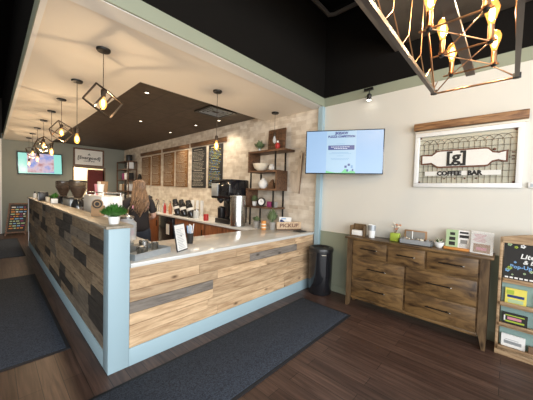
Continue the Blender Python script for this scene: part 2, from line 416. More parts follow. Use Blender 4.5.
MB().box(XB-.02, .806, YB-.015, YE+.02, 1.168, 1.19, bev=.003).build('ledge_top', 'ledge', bar)

# ------------------------------------------------------------------ front counter
ct = thing('front_counter', (2.1, 2.64, 0), 'front counter clad in honey pine boards with a pale blue base rail', 'counter')
MB().box(.79, 3.525, YB+.018, 3.0, 0, .832).build('carcass', 'cherry', ct, smooth=False)
p = MB(); rr = random.Random(5); z0, z1, nr = .15, .832, 7; hh = (z1-z0)/nr
rows = {  # from the bottom
 3: [(.785,1.62,1),(1.62,2.35,0),(2.35,3.525,0)],
 5: [(.785,1.45,0),(1.45,2.15,0),(2.15,3.10,1),(3.10,3.525,0)],
}
for r in range(nr):
    segs = rows.get(r)
    if not segs:
        segs = []; x = .785; x2 = x + rr.uniform(.4, 1.2)
        while x < 3.525:
            x2 = min(x2, 3.525)
            if 3.525-x2 < .2: x2 = 3.525
            segs.append((x, x2, 0)); x = x2; x2 += rr.uniform(.7, 1.3)
    for a, b, mi in segs:
        d = rr.uniform(0, .003)
        p.box(a+.002, b-.002, YB+.003+d, YB+.02, z0+r*hh+.002, z0+(r+1)*hh-.002, mi=mi)
p.build('plank_cladding', ['pine','greyboard'], ct, smooth=False)
MB().box(.785, 3.525, YB, YB+.02, 0, .15, bev=.002).build('base_rail', 'blue', ct)
MB().box(.79, 3.525, YB-.012, 3.03, .834, .87, bev=.004).build('front_countertop', 'quartz', label='glossy white quartz countertop of the front counter, running to the pickup corner', category='countertop')
# inner work counter behind the raised bar
wc = thing('work_counter', (1.05, 5.6, 0), 'work counter hidden behind the raised bar, carrying the espresso equipment', 'counter')
MB().box(.79, 1.27, 3.05, 8.2, 0, .83).build('cabinet', 'cherry', wc, smooth=False)
MB().box(.79, 1.29, 3.04, 8.22, .832, .868, bev=.003).build('worktop', 'quartz', wc)
# back counter on the brick wall
bc = thing('back_cabinet', (3.2, 6.2, 0), 'reddish cherry wood base cabinets along the brick wall', 'cabinet')
MB().box(2.88, 3.59, 3.06, 5.55, 0, .832).box(2.88, 3.59, 6.35, 9.5, 0, .832).build('carcass', 'cherry', bc, smooth=False)
for i in range(4):
    y = 3.2+i*.58
    d = MB().box(2.858, 2.879, y, y+.55, .1, .81, bev=.003).build('door', 'cherry', bc)
    MB().box(2.84, 2.857, y+.04, y+.055, .55, .7, bev=.002).build('handle', 'black_metal', d)
for i in range(4):
    y = 6.4+i*.75
    d = MB().box(2.858, 2.879, y, y+.7, .1, .81, bev=.003).build('door', 'cherry', bc)
    MB().box(2.84, 2.857, y+.04, y+.055, .55, .7, bev=.002).build('handle', 'black_metal', d)
fz = thing('undercounter_fridge', (3.2, 5.95, 0), 'dark undercounter fridge with a paper note between the cherry cabinets', 'fridge')
MB().box(2.87, 3.58, 5.57, 6.33, 0, .83, bev=.004).build('body', 'black', fz)
MB().box(2.845, 2.869, 5.59, 6.31, .08, .81, bev=.004).build('door', 'black_gloss', fz)
MB().box(2.838, 2.844, 5.75, 5.9, .42, .66).build('paper_note', 'paper', fz)
MB().box(2.83, 3.592, 3.04, 9.52, .834, .87, bev=.003).build('back_worktop', 'quartz', label='white worktop along the brick wall carrying brewers and bottles', category='countertop')

# ------------------------------------------------------------------ floor mats
def mat_(x0, x1, y0, y1, label):
    t = thing('floor_mat', ((x0+x1)/2, (y0+y1)/2, 0), label, 'mat')
    MB().box(x0, x1, y0, y1, .0005, .006, bev=.002).build('rubber_edge', 'rubber', t)
    MB().box(x0+.03, x1-.03, y0+.03, y1-.03, .006, .012, bev=.003).build('carpet_pile', 'rug', t)
mat_(.15, 3.02, 1.36, 2.09, 'long dark charcoal floor mat in front of the pine front counter')
mat_(-.65, .50, 2.89, 5.75, 'dark floor mat beside the weathered plank bar, nearest of the side mats')
mat_(-.65, .50, 7.35, 9.9, 'dark floor mat at the far end of the plank bar')

# ------------------------------------------------------------------ trash can
t = thing('trash_can', (3.39, 2.035, 0), 'glossy black round trash can in the corner between counter and dresser', 'trash can')
MB().lathe([(.162,0),(.168,.01),(.174,.3),(.178,.62),(.178,.63)], (3.39,2.035,0.004), 40).build('body', 'black_gloss', t)
MB().lathe([(.182,.0),(.184,.03),(.178,.05),(.14,.062),(.125,.055),(.11,.03),(0,.03)], (3.39,2.035,.63), 40).build('lid', 'black', t)
MB().box(-.03, .03, -.005, .005, .001, .006, fr=Fr((3.39-.125,2.035-.128,.60), (.7,-.71,0))).build('maker_badge', 'ink', t)

# ------------------------------------------------------------------ dresser
dr = thing('dresser', (3.43, .83, 0), 'rustic brown wooden dresser with seven drawers against the beige wall', 'dresser')
DX = 3.285; DY0, DY1 = .115, 1.565
MB().box(DX+.008, 3.565, DY0+.05, DY1-.05, .13, .898).build('carcass', 'dresser', dr, smooth=False)
MB().box(DX-.022, 3.575, DY0-.03, DY1+.03, .90, .925, bev=.004).build('top', 'dresser', dr)
for y0, y1, s in ((DY0, DY0+.07, 1), (DY1-.07, DY1, -1)):
    for xa, xb in ((DX-.005, DX+.06), (3.50, 3.565)):
        fr = Fr((xa, 0, 0), (0,1,0))
        inn = y1 if s > 0 else y0; out = y0 if s > 0 else y1
        MB().prism([(out, .899), (inn, .899), (inn, .16), (inn - s*.015, .12), (out + s*.03, 0), (out, 0)], 0, -(xb-xa) if Fr((0,0,0),(0,1,0)).n.x < 0 else (xb-xa), fr).build('leg', 'dresser_z', dr, smooth=False)
MB().box(DX+.002, DX+.03, DY0+.07, DY1-.07, .115, .15, bev=.003).build('apron', 'dresser', dr)
def drawer(y0, y1, z0, z1, hn=1):
    d = MB().box(DX-.008, DX+.007, y0, y1, z0, z1, bev=.004).build('drawer', 'dresser', dr)
    yc = (y0+y1)/2; w = min(.11, (y1-y0)*.24); zc = (z0+z1)/2+.01
    h = MB().tube([(DX-.038, yc-w, zc), (DX-.038, yc+w, zc)], .006)
    for s in (-1, 1): h.tube([(DX-.008, yc+s*w*.8, zc), (DX-.038, yc+s*w*.8, zc)], .005)
    h.build('handle', 'black_metal', d)
    MB().ball((DX-.038, yc-w-.003, zc), .0075).build('handle_tip', 'steel', d)
g = .012
drawer(1.065, 1.485, .685, .885); drawer(.66, 1.045, .685, .885); drawer(.20, .64, .685, .885)
drawer(.86, 1.485, .415, .665); drawer(.86, 1.485, .155, .40)
drawer(.20, .84, .415, .665); drawer(.20, .84, .155, .40)

# items on the dresser (top z = .925)
DZ = .926
t = thing('napkin_holder', (3.42, 1.50, DZ), 'rustic wooden holder with folded white napkins, leftmost item on the dresser', 'napkin holder')
MB().box(3.37, 3.47, 1.40, 1.57, DZ, DZ+.012).box(3.47, 3.48, 1.40, 1.57, DZ, DZ+.16).box(3.37,3.47,1.39,1.40,DZ,DZ+.14).box(3.37,3.47,1.57,1.58,DZ,DZ+.14).build('wooden_tray', 'dresser_z', t, smooth=False)
MB().box(3.38, 3.465, 1.41, 1.56, DZ+.013, DZ+.08, bev=.004).build('napkins', 'paper', t)
def cup(x, y, z, r, h, label, m='white', band=None, cat='cup'):
    t = thing('paper_cup', (x, y, z), label, cat)
    MB().lathe([(r*.75,0),(r,h),(r*1.04,h),(r*1.04,h-.004),(r*.95,h-.004),(r*.7,.006),(0,.006)], (x,y,z), 20).build('cup_body', m, t)
    return t
t = cup(3.44, 1.31, DZ, .05, .17, 'tall stack of white paper cups beside the napkin holder')
MB().lathe([(.0462,0),(.0502,.07)], (3.44,1.31,DZ+.095), 20, cap=False).build('grey_sleeve', 'galv', t)
t = thing('flower_vase', (3.44, 1.03, DZ), 'lime green glass vase holding cream and brown blooms on the dresser', 'vase')
MB().box(3.40, 3.47, .97, 1.07, DZ, DZ+.10, bev=.006).build('vase_body', 'lime', t)
f = MB(); rr = random.Random(3); fl = MB()
for i in range(8):
    a = rr.uniform(0, 2*PI); r_ = rr.uniform(.01, .045); h = rr.uniform(.15, .22)
    e = (3.44+r_*math.cos(a)*.8, 1.02+r_*math.sin(a)*1.3, DZ+h)
    f.tube([(3.44, 1.025, DZ+.08), e], .002, 5)
    fl.ball(e, rr.uniform(.012,.02), mi=i%2, sc=(1,1,.8), sub=1)
f.build('stems', 'twig', t); fl.build('blooms', ['cream','amber_jar'], t)
t = thing('planter_box', (3.41, .775, DZ), 'grey galvanised planter box with twigs, stones and a tea light on the dresser', 'planter')
MB().box(3.345, 3.475, .615, .945, DZ, DZ+.006).box(3.345,3.351,.615,.945,DZ,DZ+.055).box(3.469,3.475,.615,.945,DZ,DZ+.055).box(3.345,3.475,.615,.621,DZ,DZ+.055).box(3.345,3.475,.939,.945,DZ,DZ+.055).build('metal_box', 'galv', t, smooth=False)
f = MB()
for i in range(40): 
    x, y = rr.uniform(3.365,3.455), rr.uniform(.65,.91)
    f.ball((x, y, DZ+.05+rr.uniform(-.01,.012)), rr.uniform(.010,.018), mi=i%3, sub=1)
f.build('stones', ['twig','cream','grey_pot'], t)
MB().tube([(3.40,.82,DZ+.05),(3.40,.82,DZ+.15)], .005).build('white_candle', 'white', t)
t = thing('picture_block', (3.5, .80, DZ), 'small dull brown plaque standing behind the grey planter box', 'plaque')
MB().box(3.49, 3.51, .69, .93, DZ, DZ+.15, bev=.002).build('board', 'rust_mount', t)
MB().box(3.486, 3.49, .71, .91, DZ+.02, DZ+.135).build('print', 'grey_pot', t)
t = thing('potted_succulent', (3.42, .555, DZ), 'small succulent in a round white bowl on the dresser', 'plant')
MB().lathe([(.025,0),(.043,.03),(.05,.062),(.046,.062),(.04,.045),(0,.045)], (3.42,.555,DZ), 24).build('bowl', 'white', t)
f = MB()
for i in range(46):
    a = rr.uniform(0, 2*PI); e = rr.uniform(.01,.055)
    f.leaf((3.42+.012*math.cos(a), .555+.012*math.sin(a), DZ+.05), (3.42+e*math.cos(a), .555+e*math.sin(a), DZ+.065+rr.uniform(0,.045)), .018, mi=i%2)
f.build('leaves', ['green_leaf','cream'], t)
# two flyers and frame
def flyer(name, label, y0, y1, z0, h, x, tilt, m, cat='flyer', yaw=0):
    t = thing(name, (x, (y0+y1)/2, z0), label, cat)
    fr = Fr((x, y1, z0), (math.sin(yaw), -math.cos(yaw), 0), (math.sin(tilt), 0, math.cos(tilt)))
    return t, fr, y1-y0
t, fr, w = flyer('flyer_stand', 'green and white printed flyer on a small orange wooden stand, on the dresser', .29, .50, DZ+.012, .2, 3.44, .18, 'mint')
MB().box(0, w, .0, .20, -.006, 0, fr=fr).build('backing_card', 'paper', t, smooth=False)
MB().box(0, w*.52, .0, .20, 0, .001, fr=fr).build('green_half', 'mint', t, smooth=False)
f = MB()
f.box(.03, .085, .03, .07, .0012, .002, fr=fr).box(.03, .085, .085, .12, .0012, .002, fr=fr).box(.035,.08,.14,.17,.0012,.002,fr=fr)
f.box(.12, .195, .165, .185, .0002, .0012, fr=fr).box(.12, .2, .12, .15, .0002, .0012, fr=fr).box(.13,.19,.06,.10,.0002,.0012,mi=1,fr=fr)
for i in range(5): f.box(.12, .2, .02+i*.009, .023+i*.009, .0002, .0012, fr=fr, mi=1)
f.build('print_blocks', ['chalk','grey_pot'], t, smooth=False)
MB().box(3.40, 3.47, .28, .51, DZ, DZ+.024, bev=.003).build('wooden_stand', 'orange', t)
t, fr, w = flyer('table_tent', 'white flyer with a brown picture in a clear holder, right end of the dresser', .095, .28, DZ+.003, .23, 3.39, .30, 'paper', yaw=-.25)
MB().box(0, w, .0, .23, -.003, 0, fr=fr).build('paper_sheet', 'paper', t, smooth=False)
MB().box(.025, w-.022, .012, .10, 0, .001, fr=fr).box(.05,w-.05,.035,.065,.001,.0016,mi=1,fr=fr).build('picture', ['rust_mount','pink'], t, smooth=False)
f = MB()
for i, (a, b) in enumerate(((.03,.12),(.02,.13),(.03,.12),(.04,.11),(.03,.12),(.02,.13))): f.box(a, b, .12+i*.014, .126+i*.014, 0, .001, fr=fr)
f.build('text_lines', 'pink', t, smooth=False)
MB().box(-.004, w+.004, -.002, .218, .002, .004, fr=fr).build('acrylic_sleeve', 'acrylic', t, smooth=False)

# ------------------------------------------------------------------ display rack at the right edge
rk = thing('display_rack', (3.4, -.25, 0), 'pale wooden display rack with a floral chalkboard and card shelves at the right edge', 'display rack')
lean = .085
RF = Fr((3.365, .05, 0), (0,-1,0), (-0+math.sin(-.0)*0-.0, 0, 1))
RF = Fr((3.365, .05, 0), (0,-1,0), (-math.tan(.055), 0, 1))
W = .62
MB().box(0, .022, 0, 1.13, -.026, 0, bev=.003, fr=RF).build('side_rail', 'rack', rk)
MB().box(W-.022, W, 0, 1.13, -.026, 0, bev=.003, fr=RF).build('side_rail', 'rack', rk)
arc = [(0,1.08)] + [(W*i/12, 1.13+.05*math.sin(PI*i/12)) for i in range(13)] + [(W,1.08)]
MB().prism(arc, -.026, 0, fr=RF).build('arched_top', 'rack', rk, smooth=False)
MB().box(.03, W-.03, .74, 1.082, -.035, -.02, fr=RF).build('chalkboard', 'chalk', rk, smooth=False)
MB().box(.03, W-.03, .70, .74, -.045, .0, bev=.003, fr=RF).build('cross_rail', 'rack', rk)
MB().box(.03, W-.03, .06, .70, -.045, -.035, fr=RF).build('back_panel', 'teal_board', rk, smooth=False)
for z in (.49, .29, .065):
    MB().box(.03, W-.03, z, z+.016, -.035, .045, bev=.002, fr=RF).box(.022, W-.022, z-.005, z+.035, .035, .045, bev=.002, fr=RF).build('shelf_tray', 'rack', rk)
MB().box(.0, W, .0, .05, -.02, .03, bev=.002, fr=RF).build('bottom_rail', 'rack', rk)
MB().bar((3.57,.035,0),(3.33,.035,1.12), .025, .04).build('rear_leg', 'rack', rk)
MB().bar((3.57,.05-W+.015,0),(3.33,.05-W+.015,1.12), .025, .04).build('rear_leg', 'rack', rk)
f = MB(); rr = random.Random(21)
for i in range(46):
    a, b = rr.uniform(.045, W-.045), rr.uniform(.755, 1.068)
    if .10 < a < .56 and .80 < b < 1.00: 
        if rr.random() < .75: continue
    s_ = rr.uniform(.006, .015); mi = rr.randrange(4)
    for q in range(5):
        an = q*2*PI/5
        f.lathe([(s_*.55,0),(s_*.5,.002),(0,.002)], RF.p(a+s_*math.cos(an)*.8, b+s_*math.sin(an)*.8, -.0195), 6, mi=mi, axis=RF.n)
f.build('painted_flowers', ['paper','lightblue','lime','mint'], rk, smooth=False)
f = MB()
f.text('Literary', .062, RF, .14, .965, -.019, mi=0, bold=.0015, shear=.2, align='LEFT').text('& Books', .052, RF, .16, .912, -.019, mi=0, bold=.001, shear=.2, align='LEFT').text('Pop-Up Shop', .048, RF, .075, .862, -.019, mi=1, bold=.001, align='LEFT')
f.build('chalk_lettering', ['paper','lightblue'], rk, smooth=False)
f = MB()
for i in range(16): f.box(.045+i*.033, .068+i*.033, .748, .762, -.02, -.0185, fr=RF)
f.build('chalk_border', 'paper', rk, smooth=False)
def card(a0, a1, b0, b1, m, label, extra=None, cat='book'):
    t = thing('book', tuple(RF.p((a0+a1)/2, b0, -.01)), label, cat, )
    MB().box(a0, a1, b0, b1, -.018, -.004, fr=RF).build('cover', m, t, smooth=False)
    if extra:
        f = MB()
        for (x0,x1,y0,y1,mi) in extra[0]: f.box(a0+x0, a0+x1, b0+y0, b0+y1, -.0038, -.003, mi=mi, fr=RF)
        f.build('cover_print', extra[1], t, smooth=False)
card(.055, .20, .508, .655, 'yellow', 'yellow and green covered book, left on the top rack shelf', ([(.01,.06,.09,.13,0),(.015,.13,.06,.085,1),(.02,.125,.01,.045,2)], ['lime','navy','mint']))
card(.27, .42, .508, .64, 'cream', 'cream booklet, right on the top rack shelf', ([(.02,.12,.04,.09,0)], ['pink']))
card(.045, .215, .308, .415, 'chalk', 'dark covered book with pale scroll border, left on the middle rack shelf', ([(.02,.15,.02,.035,0),(.02,.15,.08,.09,0),(.035,.13,.045,.07,1),(.01,.02,.03,.08,2)], ['lime','pink','paper']))
card(.29, .43, .308, .42, 'magenta', 'plum covered book, right on the middle rack shelf', ([(.02,.1,.02,.05,0),(.03,.07,.06,.09,1)], ['paper','pink']))
card(.045, .21, .085, .205, 'paper', 'white booklet with faint grey print, left on the lowest rack shelf', ([(.02,.14,.03,.06,0),(.03,.12,.07,.075,0)], ['galv']))
card(.34, .48, .085, .21, 'paper', 'white booklet, right on the lowest rack shelf', ([(.02,.12,.08,.09,0)], ['galv']))
MB().box(.23, .32, .082, .15, -.02, .02, bev=.003, fr=RF).build('small_box', 'twig', label='small brown box between the white booklets on the lowest rack shelf', category='box')

# ------------------------------------------------------------------ right wall: television, sign, beam
a = V((3.02, 2.11, 0)); b = V((3.49, 1.215, 0)); rv = (b-a).normalized(); TW = (b-a).length; TZ0, TZ1 = 1.757, 2.35
TF = Fr((a.x, a.y, TZ0), rv); TH = TZ1-TZ0
t = thing('television', ((a.x+b.x)/2, (a.y+b.y)/2, TZ0), 'wall-mounted television with a pale blue screen turned from the beige wall', 'television')
MB().box(0, TW, 0, TH, -.035, 0, bev=.004, fr=TF).build('bezel', 'black_gloss', t)
def screen_mat(name, cols, s):
    return emis(name, cols, s)
scr = emis('screen_blue', (.36,.58,.87), 0.53, (.05,.06,.08)); scr2 = emis('screen_poster', (.46,.68,.86), 0.53, (.05,.06,.08))
eb = emis('screen_navy', (.03,.05,.2), .8, (.02,.02,.02)); eg = emis('screen_green', (.12,.5,.18), .8, (.02,.02,.02)); ew = emis('screen_white', (.85,.9,.95), .9, (.05,.05,.05))
esh = emis('screen_steel_blue', (.16,.3,.5), .8, (.02,.02,.02))
MB().box(.012, TW-.012, .014, TH-.012, 0, .0008, fr=TF).build('screen', scr, t, smooth=False)
f = MB().box(TW*.28, TW*.66, .014, TH-.012, .0008, .0012, fr=TF)
f.build('poster_panel', scr2, t, smooth=False)
f = MB(); cx = TW*.47
f.text('JIGSAW', .048, TF, cx, TH-.045, .0012, mi=0, bold=.003).text('PUZZLE COMPETITION', .038, TF, cx, TH-.09, .0012, mi=0, bold=.0025, sx=.88)
f.box(cx-.17, cx+.17, TH*.60-.03, TH*.60+.03, .0012, .0016, mi=0, fr=TF)
for (yy, w_, mi) in ((.405,.06,3),(.365,.13,1),(.345,.09,1),(.29,.12,3),(.275,.15,3),(.245,.05,3),(.21,.13,3),(.195,.12,3)):
    n = int(w_*2/.022)
    for q in range(n):
        x0 = cx - w_ + q*.022; f.box(x0, x0+.015, yy-.003, yy+.003, .0017 if mi == 1 else .0013, .002, mi=mi, fr=TF)
f.prism([(TW*.28,.014),(TW*.66,.014),(TW*.66,.03),(TW*.62,.055),(TW*.57,.03),(TW*.53,.075),(TW*.48,.02),(TW*.4,.018),(TW*.34,.03),(TW*.28,.045)], .0013, .0017, fr=TF, mi=2)
for x0, y0, w_, h_ in ((.52,.085,.03,.03),(.56,.11,.03,.03),(.60,.08,.025,.04),(.545,.035,.025,.03),(.615,.04,.02,.03)):
    f.box(TW*x0, TW*x0+w_, y0, y0+h_, .0018, .0021, mi=0 if x0 != .60 else 3, fr=TF)
f.build('poster_print', [eb, ew, eg, esh], t, smooth=False)
mc = (a+b)/2
MB().box(WX-.02, WX-.001, mc.y-.08, mc.y+.08, 1.95, 2.2).bar((mc.x+.04, mc.y+.01, 2.07), (WX-.02, mc.y, 2.07), .04, .06).build('wall_arm', 'black_metal', t, smooth=False)

# coffee bar sign: a = -y
SA0, SA1, SB0, SB1 = -.875, .075, 1.60, 2.245
t = thing('coffee_bar_sign', (WX-.03, .41, SB0), 'white framed pressed-tin sign with a rolling-pin shape reading COFFEE BAR', 'sign')
f = MB(); w_ = .048
f.box(SA0, SA1, SB0, SB0+w_, .002, .045, bev=.004, fr=RW).box(SA0, SA1, SB1-w_, SB1, .002, .045, bev=.004, fr=RW)
f.box(SA0, SA0+w_, SB0+w_, SB1-w_, .002, .045, bev=.004, fr=RW).box(SA1-w_, SA1, SB0+w_, SB1-w_, .002, .045, bev=.004, fr=RW)
f.build('frame', 'white', t)
MB().box(SA0+w_, SA1-w_, SB0+w_, SB1-w_, .002, .008, fr=RW).build('tin_backing', 'mirror_tin', t, smooth=False)
f = MB(); ia0, ia1, ib0, ib1 = SA0+w_, SA1-w_, SB0+w_, SB1-w_
nx = 18
for i in range(nx+1):
    x = ia0 + (ia1-ia0)*i/nx; f.box(x-.0015, x+.0015, ib0, ib1-.09, .012, .016, fr=RW)
for i in range(8):
    zz = ib0 + (ib1-ib0-.09)*i/7; f.box(ia0, ia1, zz-.0015, zz+.0015, .012, .016, fr=RW)
for i in range(12):
    x = ia0 + (ia1-ia0)*(i+.5)/12; rad = (ia1-ia0)/12
    f.tube([RW.p(x+rad*math.cos(PI*q/10), ib1-.10+rad*.85*math.sin(PI*q/10), .014) for q in range(11)], .002, 4)
f.build('wire_scrollwork', 'bronze', t)
f = MB()
for x in (ia0+.012, ia1-.012):
    for zz in (ib0+.012, ib1-.012): f.ball(RW.p(x, zz, .02), .010)
f.build('corner_studs', 'rust', t)
cx = (SA0+SA1)/2-.015; cz = 1.925
def pin(s):
    L, B_, n_, e_ = .215+s, .085+s, .038+s, .055+s
    up = [(-.375-s,-e_*.8),(-.375-s, e_*.8),(-.33-s*.2, n_*1.1),(-.28, n_),(-.225-s*.3, B_*.95),(-.2,B_),(.2,B_),(.225+s*.3,B_*.95),(.26,n_*1.1),(.31,n_*.8),(.335,n_*1.05),(.365+s,e_*.85),(.365+s,-e_*.85),(.335,-n_*1.05),(.31,-n_*.8),(.26,-n_*1.1),(.225+s*.3,-B_*.95),(.2,-B_),(-.2,-B_),(-.225-s*.3,-B_*.95),(-.28,-n_),(-.33-s*.2,-n_*1.1)]
    return [(cx+x, cz+y) for x, y in up]
MB().prism(pin(.017), .02, .028, fr=RW).build('pin_outline', 'rust', t, smooth=False)
MB().prism(pin(0), .0275, .034, fr=RW).build('pin_face', 'sign_white', t, smooth=False)
f = MB().text('[g]', .17, RW, cx-.045, cz+.012, .034, .004, bold=.005, sx=1.05)
f.build('monogram', 'darkink', t, smooth=False)
MB().box(cx-.345, cx+.335, 1.735, 1.785, .02, .026, fr=RW).build('name_strip', 'sign_white', t, smooth=False)
MB().text('COFFEE   BAR', .066, RW, cx-.02, 1.758, .026, .005, bold=.004, sx=1.0).build('lettering', 'darkink', t, smooth=False)
f = MB()
for x in (cx-.15, cx-.05, cx+.04, cx+.14): MB().ball(RW.p(x, 1.70, .018), .008).build('rivet_or_highlight', 'rust', t)
MB().ball(RW.p(cx+.275, cz+.075, .03), .014).build('rivet_or_highlight', 'rust', t); MB().ball(RW.p(cx-.24, cz+.10, .03), .010).build('rivet_or_highlight', 'rust', t)  # both balls are modelled highlights on the sign, not rivets
f = MB()
for s_ in (-1, 1):
    for q in range(3): f.box(cx+s_*.42-.012, cx+s_*.42+.012, cz-.04+q*.035, cz-.03+q*.035, .012, .018, fr=RW)
f.build('side_marks', 'rust', t, smooth=False)
MB().box(-.885, .10, 2.275, 2.355, .002, .09, bev=.005, fr=RW).build('wood_beam_shelf', 'mantel', label='reclaimed brown wood beam mounted on the wall above the coffee bar sign', category='beam')
MB().box(-.885, .10, 2.25, 2.272, .002, .03, bev=.002, fr=RW).build('light_strip', 'cream', label='slim beige strip between the wood beam and the white sign frame', category='trim strip')
t = thing('thermostat', (WX-.015, -.2, 1.6), 'small white wall thermostat at the right edge beside the sign', 'thermostat')
MB().box(.12, .25, 1.60, 1.655, .002, .025, bev=.004, fr=RW).build('case', 'white', t)
MB().box(.135, .235, 1.612, 1.643, .025, .0262, fr=RW).build('display', 'galv', t, smooth=False)
# track spot
t = thing('track_light', (3.52, 1.45, 2.76), 'small black spotlight hanging from the track above the television', 'spotlight')
MB().box(3.50, 3.53, 1.40, 1.52, ZS+.06, ZS+.09).tube([(3.515,1.45,ZS+.06),(3.515,1.45,ZS+.01)], .006).build('mount', 'black_metal', t, smooth=False)
MB().lathe([(.016,0),(.03,.02),(.032,.07),(.02,.085),(0,.085)], (3.515,1.45,2.765), 16).build('head', 'black_metal', t)
MB().lathe([(.0,0),(.024,0),(.024,.004),(0,.004)], (3.515,1.45,2.7645), 16).build('lens', emis('spot_white', (1,.95,.85), 8), t)

# ------------------------------------------------------------------ brick wall menus
def menu(y1, y0, z0, z1, board, inkm, label, seed, cols=1):
    t = thing('menu_board', (WX-.015, (y0+y1)/2, z0), label, 'menu board')
    MB().box(-y1, -y0, z0, z1, .002, .022, bev=.002, fr=RW).build('board', board, t)
    f = MB(); r_ = random.Random(seed); z = z1-.05; n = 0
    while z > z0+.04:
        x = -y1+.04
        big = n % 7 == 0
        if big: x += .06
        end = -y0-.05 - (.12 if big else r_.uniform(0,.1))
        while x < end:
            w2 = r_.uniform(.02,.07); f.box(x, min(x+w2, end+.02), z-(.016 if big else .009), z, .022, .0232, mi=r_.randrange(len(inkm)), fr=RW); x += w2+.014
        z -= .055 if big else .034; n += 1
    f.build('lettering', inkm, t, smooth=False)
CH = 'cream'
for y1, y0, z0, z1, bm_, ik, lb, sd in (
 (9.31, 8.62, 1.59, 2.52, 'menuwood', ['ink'], 'brown wooden menu board farthest left on the brick wall', 1),
 (8.50, 7.88, 1.575, 2.53, 'menuwood', ['ink'], 'brown wooden menu board, second from the left, under the leftmost header', 2),
 (7.66, 7.02, 1.56, 2.535, 'menuwood', ['ink'], 'brown wooden menu board, left one under the middle header', 3),
 (6.90, 6.27, 1.55, 2.54, 'menuwood', ['ink'], 'brown wooden menu board, right one under the middle header', 4),
 (6.05, 5.42, 1.535, 2.545, 'chalk', ['ink'], 'black chalk menu board with plain pale rows under the right header', 5),
 (5.30, 4.76, 1.53, 2.545, 'chalk', ['ink','lightblue','yellow','mint'], 'black chalk menu board with coloured writing beside the black brewer', 6)):
    menu(y1, y0, z0, z1, bm_, ik, lb, sd)
for y1, y0, lb in ((9.42, 7.86, 'leftmost'), (7.72, 6.22, 'middle'), (6.12, 4.62, 'rightmost')):
    MB().box(-y1, -y0, 2.575, 2.68, .002, .03, bev=.003, fr=RW).build('menu_header_beam', 'header', label=lb+' dark wood header beam above a pair of menu boards', category='beam')

# ------------------------------------------------------------------ far wall: television, sign, shelves, chalkboard
t = thing('television', (1.11, FY-.08, 1.82), 'far wall television showing a pink and blue picture between aqua side bars', 'television')
tf = Fr((.573, FY-.12, 1.815), (1,0,0.03), (-.03,0,1))
MB().box(0, 1.09, 0, .68, -.04, 0, bev=.004, fr=tf).build('bezel', 'black_gloss', t)
MB().box(.02, 1.07, .025, .655, 0, .001, fr=tf).build('screen', emis('screen_aqua', (.25,.72,.62), 0.62, (.05,.05,.05)), t, smooth=False)
def picmat():
    m, n, l, b = newmat('screen_picture')
    tc = n.new('ShaderNodeTexCoord'); ns = n.new('ShaderNodeTexNoise'); ns.inputs['Scale'].default_value = 4.5; ns.inputs['Detail'].default_value = 2
    l.new(tc.outputs['Object'], ns.inputs['Vector']); cr = n.new('ShaderNodeValToRGB'); cr.color_ramp.elements[0].position = .3
    cr.color_ramp.elements[0].color = (.45,.15,.15,1); cr.color_ramp.elements[1].position = .68; cr.color_ramp.elements[1].color = (.12,.3,.85,1)
    e = cr.color_ramp.elements.new(.48); e.color = (.8,.6,.7,1)
    l.new(ns.outputs['Fac'], cr.inputs['Fac']); l.new(cr.outputs['Color'], b.inputs['Emission Color']); b.inputs['Emission Strength'].default_value = .5
    b.inputs['Base Color'].default_value = (.05,.05,.05,1)
    return m
MB().box(.22, .87, .05, .655, .001, .002, fr=tf).build('picture', picmat(), t, smooth=False)
MB().box(1.0, 1.2, FY-.08, FY-.001, 2.0, 2.3).build('wall_bracket', 'black_metal', t, smooth=False)
t = thing('hanging_sign', (2.43, FY-.03, 2.2), 'cream lettered sign in a dark frame on the far wall above the doorway', 'sign')
f = MB(); x0, x1, z0, z1 = 1.965, 2.90, 2.205, 2.83
f.box(x0, x1, z0, z0+.05, .002, .04, fr=FW).box(x0, x1, z1-.05, z1, .002, .04, fr=FW).box(x0, x0+.05, z0+.05, z1-.05, .002, .04, fr=FW).box(x1-.05, x1, z0+.05, z1-.05, .002, .04, fr=FW)
f.build('frame', 'rustic', t, smooth=False)
MB().box(x0+.05, x1-.05, z0+.05, z1-.05, .002, .015, fr=FW).build('panel', 'sign_white', t, smooth=False)
f = MB().text('[Evergood]', .155, FW, 2.435, 2.50, .015, .003, bold=.004, sx=1.0, shear=.1).text('COFFEE BAR', .06, FW, 2.435, 2.385, .015, .003, bold=.001)
f.box(2.39, 2.48, 2.60, 2.61, .015, .018, fr=FW).prism([(2.40,2.62),(2.47,2.62),(2.435,2.67)], .015, .018, fr=FW)
f.build('lettering', 'darkink', t, smooth=False)
MB().box(2.47, 3.08, FY+.35, FY+.45, .0, 2.12).build('red_curtain', 'darkred', label='dark red panel inside the far doorway below the hanging sign', category='curtain')
t = thing('storage_shelf', (3.42, 10.3, .87), 'dark wooden shelf unit full of coffee bags in the far corner', 'shelf unit')
f = MB().box(3.28, 3.31, 9.72, 9.76, .87, 2.42).box(3.28, 3.31, 10.86, 10.9, .87, 2.42).box(3.55, 3.58, 9.72, 9.76, .87, 2.42).box(3.55,3.58,10.86,10.9,.87,2.42)
f.build('uprights', 'rustic', t, smooth=False)
for z in (.98, 1.34, 1.74, 2.12, 2.40): MB().box(3.28, 3.58, 9.72, 10.9, z, z+.03).build('shelf_board', 'rustic', t, smooth=False)
MB().box(2.9,3.59,9.55,10.95,0,.868).build('corner_cabinet', 'rustic', smooth=False, label='dark base cabinet under the corner shelf unit', category='cabinet')
rr = random.Random(9); bagn = 0
nm = {1.01:'bottom', 1.37:'second', 1.77:'third', 2.15:'top'}
cl = {'cream':'cream','chalk':'black','brown_bag':'kraft','paper':'white','magenta':'plum'}
